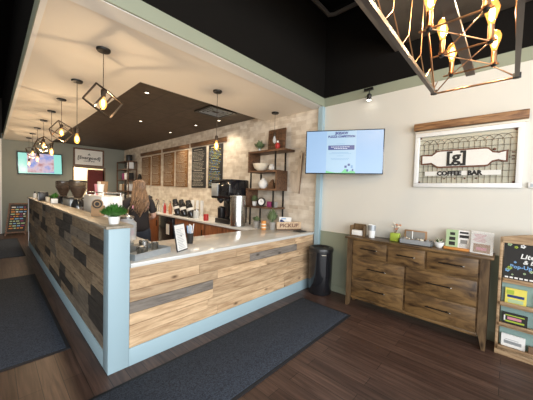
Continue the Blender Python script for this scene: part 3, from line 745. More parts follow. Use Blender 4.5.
for z, ms in ((1.01,['cream','chalk','paper','brown_bag']), (1.37,['paper','chalk','brown_bag','cream']), (1.77,['chalk','paper','magenta']), (2.15,['paper','chalk'])):
    for i, m in enumerate(ms):
        y = 9.80+i*.26
        MB().box(3.33, 3.50, y, y+.2, z, z+.24, bev=.02).build('coffee_bag', m, label=f'{cl[m]} coffee bag, {["first","second","third","fourth"][i]} from the near end of the {nm[z]} corner shelf', category='bag', group='coffee bags on the corner shelf')
MB().box(3.36,3.5,9.95,10.2,2.43,2.66,bev=.01).build('storage_crate', 'black', label='black crate on top of the corner shelf unit', category='crate')
t = thing('hanging_apron', (3.55, 9.5, 1.3), 'black apron hanging on the brick wall beside the corner shelf unit', 'apron')
MB().prism([(-9.62,1.35),(-9.62,1.75),(-9.56,1.93),(-9.46,1.98),(-9.37,1.93),(-9.31,1.75),(-9.31,1.35)], .004, .05, fr=RW, bev=.01).build('cloth', 'black', t)
t = thing('chalkboard_stand', (.52, 10.6, 0), 'leaning dark chalkboard covered in coloured writing beside the far end of the bar', 'chalkboard')
cf = Fr((.26, 10.55, .0), (1,0,0), (.12,.22,1))
f = MB().box(0, .46, .06, .1, -.02, 0, fr=cf).box(0, .46, .92, .96, -.02, 0, fr=cf).box(0, .04, 0, .92, -.02, 0, fr=cf).box(.42, .46, 0, .92, -.02, 0, fr=cf)
f.build('frame', 'rustic', t, smooth=False)
MB().box(.04, .42, .1, .92, -.018, -.008, fr=cf).build('board', 'chalk', t, smooth=False)
f = MB(); rr = random.Random(2); z = .85; 
while z > .15:
    x = .07
    while x < .36:
        w2 = rr.uniform(.03,.09); f.box(x, min(x+w2,.40), z-.03, z, -.008, -.006, mi=rr.randrange(5), fr=cf); x += w2+.02
    z -= .07
f.build('writing', ['paper','magenta','lightblue','mint','orange'], t, smooth=False)

# ------------------------------------------------------------------ pendants
ORD = ['first','second','third','fourth','fifth','sixth','seventh','eighth','ninth']
def bulb(mb_g, mb_f, c, s=1.0):
    """Edison bulb hanging below c"""
    c = V(c)
    mb_g.lathe([(.013*s,0),(.016*s,-.02*s),(.030*s,-.06*s),(.032*s,-.085*s),(.024*s,-.11*s),(.010*s,-.124*s),(0,-.126*s)], c, 16)
    mb_f.lathe([(.004*s,-.03*s),(.015*s,-.045*s),(.017*s,-.085*s),(.006*s,-.105*s)], c, 8)
def make_pendant(cage, drop):
    """local coordinates, origin on the ceiling"""
    t = thing('pendant_lamp', (0,0,0), '', 'pendant light')
    MB().lathe([(.0,0),(.062,0),(.062,-.012),(.055,-.022),(.012,-.026),(0,-.026)], (0,0,0), 24).build('canopy', 'black_metal', t)
    MB().tube([(0,0,-.026),(0,0,-drop)], .0035, 6).build('cord', 'bronze', t)
    MB().lathe([(.0,0),(.018,-.004),(.022,-.02),(.022,-.065),(.017,-.07),(0,-.07)], (0,0,-drop), 16).build('socket', 'bronze', t)
    g, f = MB(), MB(); bulb(g, f, (0,0,-drop-.068)); 
    bo = g.build('bulb', 'bulb_glass', t); f.build('filament', 'filament', bo)
    if cage:
        c = V((0,0,-drop-.115)); h = .097
        R = Matrix.Rotation(.55,3,'Y') @ Matrix.Rotation(.35,3,'X') @ Matrix.Rotation(.5,3,'Z')
        f = MB(); P = {}
        for i in (-1,1):
            for j2 in (-1,1):
                for k2 in (-1,1): P[i,j2,k2] = c + R @ V((i*h,j2*h,k2*h))
        for (a_), pa in P.items():
            for (b_), pb in P.items():
                if a_ < b_ and sum(x != y for x, y in zip(a_, b_)) == 1: f.bar(pa, pb, .013)
        tc_ = c + V((0,0,.115))
        for k2 in ((-1,1,1),(1,1,1),(-1,-1,1),(1,-1,1)): f.tube([P[k2], tc_], .003, 5)
        f.build('cube_cage', 'bronze', t)
    return t
PY = [2.96, 4.09, 5.15, 6.12, 7.13, 8.20, 9.2, 10.15]
protoC = make_pendant(True, .385); protoB = make_pendant(False, .60)
used = {True: False, False: False}
for i, y in enumerate(PY):
    cage = i % 2 == 0
    lab = (f'black wire cube cage pendant lamp, {["nearest","second","third","farthest"][i//2]} of the caged ones above the bar' if cage
           else f'bare amber bulb pendant on a long cord, {["nearest","second","third","farthest"][i//2]} of the bare ones above the bar')
    grp = 'caged pendants above the bar' if cage else 'bare bulb pendants above the bar'
    src = protoC if cage else protoB
    if not used[cage]:
        src.location = (.765, y, ZS); src['label'] = lab; src['group'] = grp; used[cage] = True
        src.rotation_euler = (0,0,0)
    else:
        c = copy_tree(src, (.765, y, ZS), lab, grp); c.rotation_euler = (0,0,.4*i)
c = copy_tree(protoB, (2.12, 2.96, ZS), 'lit bare amber bulb pendant above the middle of the front counter', 'x'); del c['group']
# unlit pendant in front of the dark panel
t = thing('pendant_lamp', (3.33, 2.98, ZS), 'dark unlit pendant on a thin cord above the staggered shelf', 'pendant light')
MB().lathe([(.0,0),(.062,0),(.062,-.012),(.055,-.022),(.012,-.026),(0,-.026)], (3.33,2.98,ZS), 24).build('canopy', 'black_metal', t)
MB().tube([(3.33,2.98,ZS-.026),(3.33,2.98,ZS-.33)], .0035, 6).build('cord', 'bronze', t)
MB().lathe([(.0,0),(.018,-.004),(.022,-.02),(.022,-.065),(.017,-.07),(0,-.07)], (3.33,2.98,ZS-.33), 16).build('socket', 'bronze', t)
g, f = MB(), MB(); bulb(g, f, (3.33,2.98,ZS-.398)); f.bm.free(); g.build('bulb', 'clear', t)

# downlights and grille in the dark tile ceiling
for x, y, lb in ((1.62, 4.05, 'nearest the corner of the tiles'), (2.22, 5.86, 'in the middle of the dark tiles'), (3.16, 5.2, 'third along the brick wall side'), (3.16, 6.4, 'farthest along the brick wall side'), (3.24, 4.45, 'beside the grille near the brick wall')):
    t = thing('downlight', (x, y, 2.92), 'small round recessed downlight ' + lb, 'downlight', 'downlights in the dark tile ceiling')
    MB().lathe([(.03,-.006),(.06,-.004),(.06,.0),(.03,.0)], (x,y,2.929), 20, cap=False).build('ring', 'bronze', t)
    MB().lathe([(0,-.002),(.03,-.002),(.03,0),(0,0)], (x,y,2.929), 20).build('lens', 'spot', t)
t = thing('ceiling_vent', (2.84, 4.0, 2.91), 'square dark air grille in the tile ceiling beside the bare pendant', 'vent')
f = MB().box(2.55, 3.11, 3.74, 3.78, 2.905, 2.929).box(2.55, 3.11, 4.22, 4.26, 2.905, 2.929).box(2.55, 2.59, 3.78, 4.22, 2.905, 2.929).box(3.07, 3.11, 3.78, 4.22, 2.905, 2.929)
f.build('frame', 'black', t, smooth=False)
f = MB()
for i in range(3):
    k = .06*i; f.box(2.61+k, 3.05-k, 3.80+k, 3.815+k, 2.908, 2.925).box(2.61+k, 3.05-k, 4.185-k, 4.2-k, 2.908, 2.925).box(2.61+k, 2.625+k, 3.80+k, 4.2-k, 2.908, 2.925).box(3.035-k, 3.05-k, 3.80+k, 4.2-k, 2.908, 2.925)
f.build('louvres', 'galv', t, smooth=False)

# ------------------------------------------------------------------ chandelier
ZC = 2.35; X1, X0, YA, YBR = 2.54, .75, .497, .003
t = thing('chandelier', (1.6, .25, ZC), 'long dark metal cage chandelier with glowing amber bulbs and copper rods, top right', 'chandelier')
f = MB()
for y in (YA, YBR): f.bar((X0, y, ZC), (X1, y, ZC), .026, .026)
f.bar((X0, YA, ZC), (X0, YBR, ZC), .026, .026)
f.build('bottom_rail', 'gunmetal', t, smooth=False)
MB().bar((X0, .26, 2.43), (2.50, .26, 2.43), .055, .025).build('spine_bar', 'gunmetal', t, smooth=False)
MB().tube([(X1, YA, ZC), (X1, YBR, ZC)], .008).build('end_rod', 'copper', t)
f = MB()
for y in (YA-.03, YBR+.03): f.bar((X0+.2, y, 2.83), (1.95, y, 2.83), .018, .022)
f.build('top_rail', 'bronze', t, smooth=False)
for y, s_ in ((YA, -1), (YBR, 1)):
    f = MB()
    xs = [X0+.02+i*.285 for i in range(7)]
    for i, x in enumerate(xs):
        n0 = (x, y, ZC+.01); up = (x+.10, y+s_*.01, ZC+.11); 
        f.tube([n0, up], .0035, 5)
        if i+1 < len(xs): f.tube([up, (xs[i+1], y, ZC+.01)], .0035, 5)
        if x+.1 < 2.2: f.tube([up, (min(max(x+.10, .95), 1.95), y+s_*.03, 2.82)], .0035, 5)
    f.tube([(X1,y,ZC),(1.95,y+s_*.03,2.83)], .006)
    f.build('side_lattice', 'copper', t)
f = MB()
f.tube([(X1,YA,ZC),(2.33,.355,2.395)], .0045).tube([(X1,YBR,ZC),(2.37,.12,2.395)], .0045)
f.tube([(2.33,.12,2.395),(1.97,.355,2.395)], .0035).tube([(2.33,.355,2.395),(1.97,.12,2.395)], .0035)
f.tube([(1.62,.12,2.395),(1.97,.355,2.395)], .0035).tube([(1.62,.355,2.395),(1.97,.12,2.395)], .0035)
f.build('cross_rods', 'copper', t)
for x in (2.33, 1.97, 1.62, 1.26): MB().tube([(x, YA-.09, 2.395), (x, YBR+.09, 2.395)], .006).build('socket_arm', 'copper', t)
for x in (2.33, 1.97, 1.62, 1.26):
    for y in (.357, .122):
        sk = MB().lathe([(0,-.006),(.010,-.006),(.020,.004),(.020,.010),(.0155,.012),(.0155,.085),(0,.085)], (x,y,2.40), 16).build('candle_socket', 'copper', t)
        MB().lathe([(0,-.02),(.012,-.018),(.017,-.006),(0,-.006)], (x,y,2.40), 12).build('socket_cup', 'black_metal', sk)
        g, f2 = MB(), MB()
        s_ = 1.1
        g.lathe([(.013*s_,0),(.016*s_,.02*s_),(.030*s_,.065*s_),(.032*s_,.085*s_),(.024*s_,.11*s_),(.010*s_,.124*s_),(0,.126*s_)], (x,y,2.486), 16)
        f2.lathe([(.004,.02),(.014,.035),(.015,.085),(.005,.105)], (x,y,2.486), 8)
        bo = g.build('bulb', 'bulb_glass', sk); f2.build('filament', 'filament2', sk)
f = MB()
for x, y in ((X1-.03, YA), (X1-.03, YBR)): f.box(x-.012, x+.012, y-.022, y+.022, ZC-.018, ZC+.018, bev=.003)
f.build('corner_clips', 'black', t)
f = MB()
for x in (.95, 1.5): f.tube([(x,.25,2.83),(x,.25,4.3)], .006)
f.bar((.9,.467,2.83),(.9,.033,2.83),.018).bar((1.55,.467,2.83),(1.55,.033,2.83),.018)
f.build('hanging_stems', 'black_metal', t)

# ------------------------------------------------------------------ staggered shelf on the back worktop
t = thing('staggered_shelf', (3.38, 3.15, .87), 'staggered dark wood and black metal shelf on the back worktop by the brick wall', 'shelf unit')
XA, XC = 3.28, 3.57
f = lambda: MB()
for (y0, y1, z) in ((2.70, 3.60, 2.19), (2.70, 3.60, 1.83), (2.66, 3.62, 1.50), (2.78, 3.66, 1.19)):
    pass
MB().box(XA, XC, 2.72, 3.58, 2.18, 2.215, bev=.003).build('shelf_board', 'rustic', t)
MB().box(XA, XC, 2.86, 3.545, 1.83, 1.862, bev=.003).build('shelf_board', 'rustic', t)
MB().box(XA, XC, 2.86, 3.62, 1.51, 1.542, bev=.003).build('shelf_board', 'rustic', t)
MB().box(XA, XC, 2.90, 3.62, 1.19, 1.222, bev=.003).build('shelf_board', 'rustic', t)
MB().box(XA, XC, 3.545, 3.58, 1.83, 2.18, bev=.003).build('side_panel', 'rustic', t)
MB().box(XA, XC, 2.86, 2.895, 1.542, 1.83, bev=.003).build('side_panel', 'rustic', t)
MB().box(XA, XC, 3.585, 3.62, 1.222, 1.51, bev=.003).build('side_panel', 'rustic', t)
for x in (XA+.012, XC-.012):
    for y, z0, z1 in ((2.94, .872, 1.19), (2.94, 1.222, 1.51), (2.91, 1.862, 2.18), (3.50, .872, 1.19), (3.50, 1.542, 1.83)):
        MB().box(x-.011, x+.011, y-.011, y+.011, z0, z1).build('metal_post', 'black_metal', t, smooth=False)

def plant(x, y, z, label, pr, ph, m_pot, spread, hh, n, leafm, lw=.02, seed=1, square=False, wild=False):
    t = thing('potted_plant', (x, y, z), label, 'plant')
    if square: MB().box(x-pr, x+pr, y-pr, y+pr, z, z+ph, bev=.006).build('pot', m_pot, t)
    else: MB().lathe([(pr*.78,0),(pr,ph),(pr*.9,ph),(pr*.85,ph*.85),(0,ph*.85)], (x,y,z), 20).build('pot', m_pot, t)
    r_ = random.Random(seed); f = MB()
    for i in range(n):
        a_ = r_.uniform(0,2*PI); e = spread*math.sqrt(r_.random()); h = hh*(1-.5*(e/spread)**2)*r_.uniform(.55,1)
        tip = V((x+e*math.cos(a_), y+e*math.sin(a_), z+ph+h)); base = V((x+e*.5*math.cos(a_), y+e*.5*math.sin(a_), z+ph*.9+h*.35))
        f.leaf(base, tip, lw, bend=.006)
        if wild or i % 4 == 0: f.tube([(x+r_.uniform(-.3,.3)*pr, y+r_.uniform(-.3,.3)*pr, z+ph*.85), tuple(base)], .0012, 3)
    f.build('foliage', leafm, t)
    return t
ZT = 2.216
plant(3.42, 3.42, ZT, 'leafy sprigs in a small clear vase on top of the staggered shelf', .028, .06, 'clear', .12, .18, 90, 'dull_leaf', .04, 4, wild=True)
t = thing('wall_plaque', (3.45, 3.0, ZT), 'dark square wooden panel leaning on top of the staggered shelf', 'panel')
pf = Fr((3.44, 3.24, ZT), (0,-1,0), (.06,0,1))
MB().box(0, .40, 0, .38, -.02, 0, bev=.003, fr=pf).build('panel', 'rustic', t)
f = MB()
for i in range(1, 6): f.box(.06*i+.005, .06*i+.009, .01, .35, 0, .002, fr=pf).box(.01, .37, .055*i, .055*i+.004, 0, .002, fr=pf)
f.build('plaid_lines', 'bronze', t, smooth=False)
t = thing('ornament_bottle', (3.33, 2.93, ZT), 'small red ornament with a white cap in front of the dark panel', 'ornament')
MB().lathe([(.02,0),(.04,.03),(.045,.07),(.025,.11),(0,.12)], (3.36,2.93,ZT), 16).build('body', 'red', t)
MB().lathe([(.02,0),(.018,.03),(0,.035)], (3.36,2.93,ZT+.115), 12).build('cap', 'white', t)
t = thing('woven_bowl', (3.40, 3.35, 1.863), 'large white ceramic bowl on the upper tier of the staggered shelf', 'bowl')
MB().lathe([(.05,0),(.12,.05),(.15,.13),(.14,.13),(.11,.06),(.04,.02),(0,.02)], (3.39,3.35,1.863), 28).build('bowl_body', 'cream', t)
t = thing('serving_pitcher', (3.38, 3.02, 1.863), 'white pitcher lying beside the bowl on the upper tier', 'pitcher')
MB().lathe([(.03,0),(.055,.03),(.05,.08),(.03,.10),(.035,.11),(0,.11)], (3.40,3.09,1.863), 20).build('body', 'white', t)
MB().tube([(3.40,3.045,1.94),(3.40,3.01,1.93),(3.40,3.01,1.90),(3.40,3.045,1.88)], .006).build('handle', 'white', t)
t = thing('round_vase', (3.38, 3.27, 1.543), 'round white ribbed vase on the second tier of the staggered shelf', 'vase')
MB().lathe([(.04,0),(.08,.04),(.09,.09),(.06,.15),(.03,.165),(.032,.18),(0,.18)], (3.38,3.27,1.543), 24).build('body', 'white', t)
t = thing('bottle_rack', (3.38, 3.05, 1.543), 'dark brown carved rack on the second tier beside the white vase', 'rack')
MB().box(3.32, 3.45, 2.98, 3.12, 1.543, 1.56).prism([(-.07,.0),(.07,.0),(.05,.10),(.03,.15),(-.01,.12),(-.05,.08)], 0, .03, fr=Fr((3.38,3.05,1.56),(0,-1,0))).build('carving', 'rustic', t, smooth=False)
MB().ball((3.36, 2.97, 1.61), .035).build('ball', 'bronze', t)
plant(3.36, 3.46, 1.223, 'dark leafed plant in a white pot on the third tier of the staggered shelf', .045, .08, 'white', .09, .14, 50, 'dull_leaf', .03, 8)
t = thing('desk_clock', (3.33, 3.24, 1.223), 'round black rimmed clock on the third tier of the staggered shelf', 'clock')
ax = V((-1,-.3,0)).normalized(); cc = V((3.33,3.24,1.305))
MB().lathe([(0,0),(.078,0),(.078,.03),(.06,.035),(.058,.03),(.058,.028),(0,.028)], cc, 28, axis=ax).build('rim', 'black', t)
MB().lathe([(0,.029),(.056,.029),(.056,.031),(0,.031)], cc, 28, axis=ax).build('face', 'white', t)
MB().tube([cc+ax*.034, cc+ax*.034+V((0,0,.04))], .003, 5).tube([cc+ax*.034, cc+ax*.034+V((.01,-.025,0))], .003, 5).build('hands', 'black', t)
MB().box(3.30, 3.38, 2.99, 3.09, 1.223, 1.32, bev=.004).build('tea_tin', 'magenta', label='dark red tin on the third tier of the staggered shelf', category='tin')
MB().box(3.31, 3.38, 2.905, 2.925+.04, 1.223, 1.32, bev=.004).build('tea_tin', 'grey_pot', label='grey tin on the third tier, right of the dark red tin', category='tin')

# pieces around the pickup corner (z = .871)
CZ = .871
plant(3.06, 3.09, CZ, 'grey cement pot with small green plant, left of the orange canister', .055, .12, 'grey_pot', .09, .11, 60, 'dull_leaf', .03, 12)
plant(3.13, 2.80, CZ, 'tall trailing green plant in a dark grey pot behind the pickup sign', .055, .13, 'grey_pot', .11, .26, 130, 'dull_leaf', .028, 13)
t = thing('copper_canister', (3.05, 2.88, CZ), 'orange patterned canister between the potted plants on the counter', 'canister')
MB().lathe([(.038,0),(.04,.005),(.04,.14),(.036,.145),(0,.145)], (3.04,2.90,CZ), 24).build('body', 'orange', t)
MB().lathe([(.041,.03),(.0412,.05)], (3.04,2.90,CZ), 24, cap=False).lathe([(.041,.08),(.0412,.1)], (3.04,2.90,CZ), 24, cap=False).build('bands', 'cream', t)
t = thing('pickup_sign', (3.35, 2.64, CZ), 'wooden block sign with cut-out letters reading PICKUP on the counter corner', 'sign')
kf = Fr((3.185, 2.745, CZ), V((3.55,2.53,0))-V((3.20,2.735,0)))
L = .43
MB().box(0, L, .0, .014, -.03, .02, bev=.002, fr=kf).build('base', 'rustic', t)
MB().box(0, L, .014, .13, -.018, -.002, bev=.002, fr=kf).build('board', 'palewood', t)
MB().text('PICKUP', .085, kf, L/2, .070, -.002, .006, bold=.0012, sx=1.15).build('lettering', 'rust', t, smooth=False)
t = thing('photo_card', (3.40, 2.80, CZ), 'blue and white photo card standing behind the pickup sign', 'card')
pf = Fr((3.33, 2.83, CZ), (.45,-.9,0), (.1,.05,1))
MB().box(0, .21, .0, .2, -.006, 0, fr=pf).build('card', 'paper', t, smooth=False)
MB().prism([(.02,.03),(.19,.03),(.19,.10),(.13,.09),(.09,.13),(.05,.16),(.02,.15)], 0, .001, fr=pf).box(.04,.12,.165,.18,0,.001,fr=pf,mi=1).build('picture', ['navy','lightblue'], t, smooth=False)
t = thing('gift_card_box', (3.0, 2.6, CZ), 'low dark tray beneath the pickup sign', 'tray')
MB().box(3.30, 3.46, 2.35, 2.5, CZ, CZ+.012, bev=.003).build('tray_base', 'chalk', t)

# wall hung paddle board
t = thing('serving_board', (WX-.02, 2.68, 1.45), 'pale wooden paddle board hanging on the brick wall left of the television', 'serving board')
bp_ = [(-2.80,1.86),(-2.80,1.62),(-2.74,1.50),(-2.60,1.47),(-2.585,1.75),(-2.56,2.15),(-2.595,2.20),(-2.63,2.15),(-2.655,1.90),(-2.70,1.82)]
MB().prism(bp_, .004, .024, fr=RW, bev=.003).build('board', 'pale_brick_wood', t)
MB().tube([RW.p(-2.60,1.47,.03), RW.p(-2.575,1.75,.03), RW.p(-2.55,2.15,.03)], .008).build('rope', 'twig', t)

# ------------------------------------------------------------------ equipment on the back worktop
t = thing('coffee_brewer', (3.15, 4.0, CZ), 'large black coffee brewer on the back worktop beside the steel urn', 'coffee machine')
MB().box(2.95, 3.40, 3.70, 4.12, CZ, CZ+.09, bev=.012).build('base', 'black', t)
MB().box(3.15, 3.40, 3.70, 4.12, CZ+.09, 1.36, bev=.01).build('column', 'black', t)
MB().box(2.93, 3.41, 3.67, 4.24, 1.33, 1.70, bev=.03).build('head', 'black_gloss', t)
MB().box(2.915, 2.93, 4.0, 4.2, 1.38, 1.62, bev=.004).build('control_panel', 'galv', t)
for y in (3.83, 4.05):
    MB().lathe([(.012,0),(.07,.06),(.072,.09),(0,.09)], (3.03,y,1.24), 20).build('brew_basket', 'black', t)
MB().lathe([(.0,0),(.07,0),(.075,.01),(.075,.19),(.05,.22),(0,.22)], (3.04,4.03,CZ+.092), 20).build('carafe', 'black', t)
t = thing('steel_urn', (2.97, 3.5, CZ), 'brushed steel beverage urn beside the black brewer', 'urn')
MB().lathe([(.10,0),(.135,.012),(.135,.50),(.142,.505),(.142,.53),(.10,.545),(0,.55)], (2.97,3.47,CZ), 36).build('body', 'steel', t)
MB().lathe([(.02,0),(.02,.03),(0,.035)], (2.97,3.47,CZ+.55), 12).build('lid_knob', 'black', t)
MB().tube([(2.88,3.41,CZ+.07),(2.84,3.37,CZ+.07),(2.84,3.37,CZ+.04)], .01).build('tap', 'black', t)
t = thing('red_tin', (3.0, 4.5, CZ), 'small red canister left of the black brewer', 'canister')
MB().lathe([(.05,0),(.052,.12),(.045,.13),(0,.13)], (2.98,4.46,CZ), 20).build('body', 'red', t)
t = thing('glass_jar', (3.0, 4.85, CZ), 'clear glass jar with a lid on the back worktop', 'jar')
MB().lathe([(.06,0),(.065,.01),(.065,.15),(.05,.17),(.05,.18)], (3.0,4.85,CZ), 20).build('jar_body', 'clear', t)
MB().lathe([(.055,0),(.055,.02),(.012,.025),(.012,.04),(0,.04)], (3.0,4.85,CZ+.18), 20).build('lid', 'steel', t)
def airpot(x, y, label):
    t = thing('airpot', (x, y, CZ), label, 'airpot', 'airpots on the back worktop')
    ax = V((-.12,.32,1)).normalized(); c = V((x, y, CZ+.02))
    MB().lathe([(.0,0),(.07,0),(.075,.02),(.075,.27),(.06,.30),(0,.30)], c, 20, axis=ax).build('body', 'black_gloss', t)
    MB().lathe([(.055,.30),(.06,.33),(.05,.37),(0,.375)], c, 20, axis=ax).build('pump_lid', 'black', t)
    MB().lathe([(.0765,.13),(.0765,.19)], c, 20, axis=ax, cap=False).build('steel_band', 'paper', t)
    MB().box(x-.08, x+.08, y-.08, y+.09, CZ, CZ+.03, bev=.004).build('stand', 'black_metal', t)
for i, (y, lb) in enumerate(((5.12,'rightmost of the three tilted black airpots'),(5.42,'middle one of the three tilted black airpots'),(5.72,'leftmost of the three tilted black airpots'))): airpot(3.05, y, lb+' on the back worktop')
t = thing('blender', (3.05, 7.75, CZ), 'black blender with a clear jug at the far part of the back worktop', 'blender')
MB().lathe([(.10,0),(.09,.05),(.06,.16),(0,.16)], (3.05,7.75,CZ), 20).build('motor_base', 'black', t)
MB().lathe([(.055,0),(.085,.22),(.08,.22),(.05,.01)], (3.05,7.75,CZ+.16), 20, cap=False).build('jug', 'smoke', t)
MB().lathe([(.088,0),(.085,.03),(.03,.04),(.03,.06),(0,.06)], (3.05,7.75,CZ+.38), 20).build('lid', 'black', t)
t = thing('blender', (3.05, 7.4, CZ), 'second blender with a clear jug, nearer than the black based one', 'blender')
MB().lathe([(.09,0),(.085,.05),(.06,.14),(0,.14)], (3.05,7.38,CZ), 20).build('motor_base', 'steel', t)
MB().lathe([(.055,0),(.08,.22),(.075,.22),(.05,.01)], (3.05,7.38,CZ+.14), 20, cap=False).build('jug', 'smoke', t)
MB().lathe([(.083,0),(.08,.03),(.03,.04),(.03,.06),(0,.06)], (3.05,7.38,CZ+.36), 20).build('lid', 'black', t)
t = thing('kettle', (3.0, 8.25, CZ), 'black domed kettle on the back worktop behind the barista', 'kettle')
MB().lathe([(.09,0),(.12,.04),(.12,.09),(.07,.17),(.02,.19),(.02,.21),(0,.215)], (3.0,8.25,CZ), 24).build('body', 'black', t)
MB().tube([(3.0,8.15,CZ+.12),(3.0,8.1,CZ+.2),(3.0,8.25,CZ+.28),(3.0,8.38,CZ+.2),(3.0,8.35,CZ+.12)], .01).build('handle', 'steel', t)
bt = [(6.05,'amber_jar','amber'),(6.2,'orange','orange'),(6.36,'red','red'),(6.55,'clear','clear'),(6.72,'cream','cream'),(6.9,'chalk','black'),(7.05,'clear','pale clear')]
for i, (y, m, cn) in enumerate(bt):
    x = 3.02+.06*(i%2)
    t = thing('syrup_bottle', (x, y, CZ), f'{cn} syrup bottle, {ORD[i]} from the airpots along the back worktop', 'bottle', 'syrup bottles on the back worktop')
    MB().lathe([(.032,0),(.035,.01),(.035,.17),(.014,.22),(.014,.26),(0,.26)], (x,y,CZ), 16).build('bottle_body', m, t)
    MB().tube([(x,y,CZ+.26),(x,y,CZ+.31),(x-.05,y,CZ+.315)], .005, 6).build('pump', 'steel' if i%2 else 'black', t)
for i in range(3):
    t = thing('paper_cup_stack', (3.4, 5.3+i*.2, CZ), f'white paper cup stack, {ORD[i]} behind the airpots against the brick wall', 'cups', 'cup stacks against the brick wall')
    MB().lathe([(.035,0),(.045,.36),(.046,.36),(0,.362)], (3.42,5.3+i*.2,CZ), 16).build('cups', 'white', t)
# tap tower
t = thing('faucet', (2.93, 6.55, CZ), 'thin steel gooseneck faucet on the back worktop', 'faucet')
MB().tube([(2.93,6.5,CZ),(2.93,6.5,CZ+.28),(2.91,6.49,CZ+.34),(2.86,6.47,CZ+.35),(2.83,6.46,CZ+.31)], .011).build('spout', 'steel', t)

# ------------------------------------------------------------------ espresso gear on the inner work counter (top z = .868)
WZ = .869
def grinder(x, y, label, s=1.0):
    t = thing('coffee_grinder', (x, y, WZ), label, 'coffee grinder')
    MB().box(x-.1, x+.1, y-.13, y+.13, WZ, WZ+.04, bev=.008).build('base', 'black', t)
    MB().lathe([(.075,0),(.085,.02),(.095,.20),(.09,.30),(.06,.38),(0,.38)], (x,y,WZ+.04), 24).build('body', 'black_gloss', t)
    MB().lathe([(.0955,.19),(.0955,.26)], (x,y,WZ+.04), 24, cap=False).build('steel_collar', 'steel', t)
    h = MB().lathe([(.05,0),(.055,.03),(.12,.18),(.12,.28),(.115,.28),(.05,.03)], (x,y,WZ+.42), 28, cap=False).build('bean_hopper', 'smoke', t)
    MB().lathe([(.03,.01),(.048,.03),(.105,.17),(.1,.19),(0,.2)], (x,y,WZ+.42), 24).build('beans', 'beans', h)
    MB().lathe([(.118,0),(.118,.015),(.02,.02),(0,.02)], (x,y,WZ+.70), 28).build('hopper_lid', 'black', h)
    MB().tube([(x-.09,y-.03,WZ+.2),(x-.14,y-.05,WZ+.2),(x-.14,y-.05,WZ+.16)], .012).build('dosing_spout', 'steel', t)
grinder(.95, 4.98, 'nearer black coffee grinder with a bean-filled hopper behind the raised bar')
grinder(.95, 6.2, 'farther black coffee grinder with a bean-filled hopper behind the raised bar')
t = thing('espresso_machine', (1.1, 4.1, WZ), 'white espresso machine with a steel cup rail behind the raised bar', 'espresso machine')
MB().box(.95, 1.19, 3.7, 4.6, WZ, WZ+.10, bev=.012).build('drip_base', 'steel', t)
MB().box(.94, 1.08, 3.7, 4.6, WZ+.10, WZ+.51, bev=.02).build('back_panel', 'white', t)
MB().box(1.07, 1.19, 3.7, 4.6, WZ+.33, WZ+.51, bev=.02).build('brew_head', 'white', t)
f = MB()
for z in (.55,): f.tube([(.97,3.73,WZ+z),(.97,4.55,WZ+z),(1.17,4.55,WZ+z),(1.17,3.73,WZ+z),(.97,3.73,WZ+z)], .007)
for x, y in ((.97,3.73),(.97,4.1),(.97,4.55),(1.17,4.55),(1.17,3.73)): f.tube([(x,y,WZ+.51),(x,y,WZ+.55)], .005)
f.build('cup_rail', 'steel', t)
for i, y in enumerate((3.9, 4.3)):
    MB().lathe([(.035,0),(.035,.05),(0,.05)], (1.14,y,WZ+.28), 16).build('group_head', 'steel', t)
for i, (x, y, m, cn) in enumerate(((1.05,4.30,'pink','pink'),(1.12,4.42,'cream','cream'),(1.03,4.08,'white','white'),(1.10,4.17,'brown_bag','tan'))):
    t = thing('stacked_cups', (x, y, WZ+.512), f'{cn} cup stack on top of the white espresso machine', 'cups', 'cups on the espresso machine')
    MB().lathe([(.03,0),(.042,.13),(.045,.19 if i%2 else .15),(0,.152)], (x,y,WZ+.512), 16).build('cup_stack', m, t)
t = thing('milk_fridge_box', (1.05, 6.0, WZ), 'grey metal box between the two coffee grinders', 'box')
MB().box(.9, 1.2, 5.3, 5.95, WZ, WZ+.40, bev=.01).build('box_body', 'galv', t)
MB().box(.9, 1.2, 5.34, 5.91, WZ+.40, WZ+.43, bev=.01).build('box_lid', 'black', t)
t = thing('bottle_crate', (1.05, 7.5, WZ), 'dark box with white cups at the far end behind the bar', 'box')
MB().box(.9, 1.18, 7.1, 7.9, WZ, WZ+.40, bev=.01).build('box_body', 'black', t)

# things on the bar ledge (z = 1.19)
LZ = 1.191
plant(.705, 2.40, LZ, 'bright green fern in a white pot on the corner post of the bar', .046, .062, 'white', .115, .12, 330, 'green_leaf', .02, 31)
plant(.74, 5.65, LZ, 'small succulent in a square white pot on the plank bar ledge', .045, .08, 'white', .09, .12, 45, 'green_leaf', .03, 32, square=True)
t = thing('lotion_bottle', (.70, 8.0, LZ), 'small white bottle with a black cap at the far end of the bar ledge', 'bottle')
MB().lathe([(.03,0),(.032,.01),(.032,.09),(.015,.11),(0,.11)], (.70,8.0,LZ), 16).build('body', 'white', t)
MB().lathe([(.014,0),(.014,.04),(0,.04)], (.70,8.0,LZ+.11), 12).build('cap', 'black', t)
t = thing('napkin_dispenser', (.70, 6.75, LZ), 'black and white napkin dispenser on the far bar ledge', 'napkin dispenser')
MB().box(.64, .78, 6.62, 6.88, LZ, LZ+.17, bev=.008).build('case', 'black', t)
MB().box(.634, .64, 6.65, 6.78, LZ+.01, LZ+.14).build('napkins', 'paper', t, smooth=False)
MB().lathe([(.03,0),(.034,.09),(0,.09)], (.72,6.2,LZ), 16).build('ceramic_mug', 'cream', label='small cream mug on the bar ledge beside the square white pot', category='mug')
t = thing('menu_holder', (.73, 3.1, LZ), 'kraft brown card stand with a round dark emblem on the bar ledge', 'card stand')
hf = Fr((.70, 3.16, LZ), (.87,-.5,0), (0,.05,1))
MB().box(.012, .128, 0, .11, -.05, 0, bev=.003, fr=hf).build('stand_body', 'brown_bag', t)
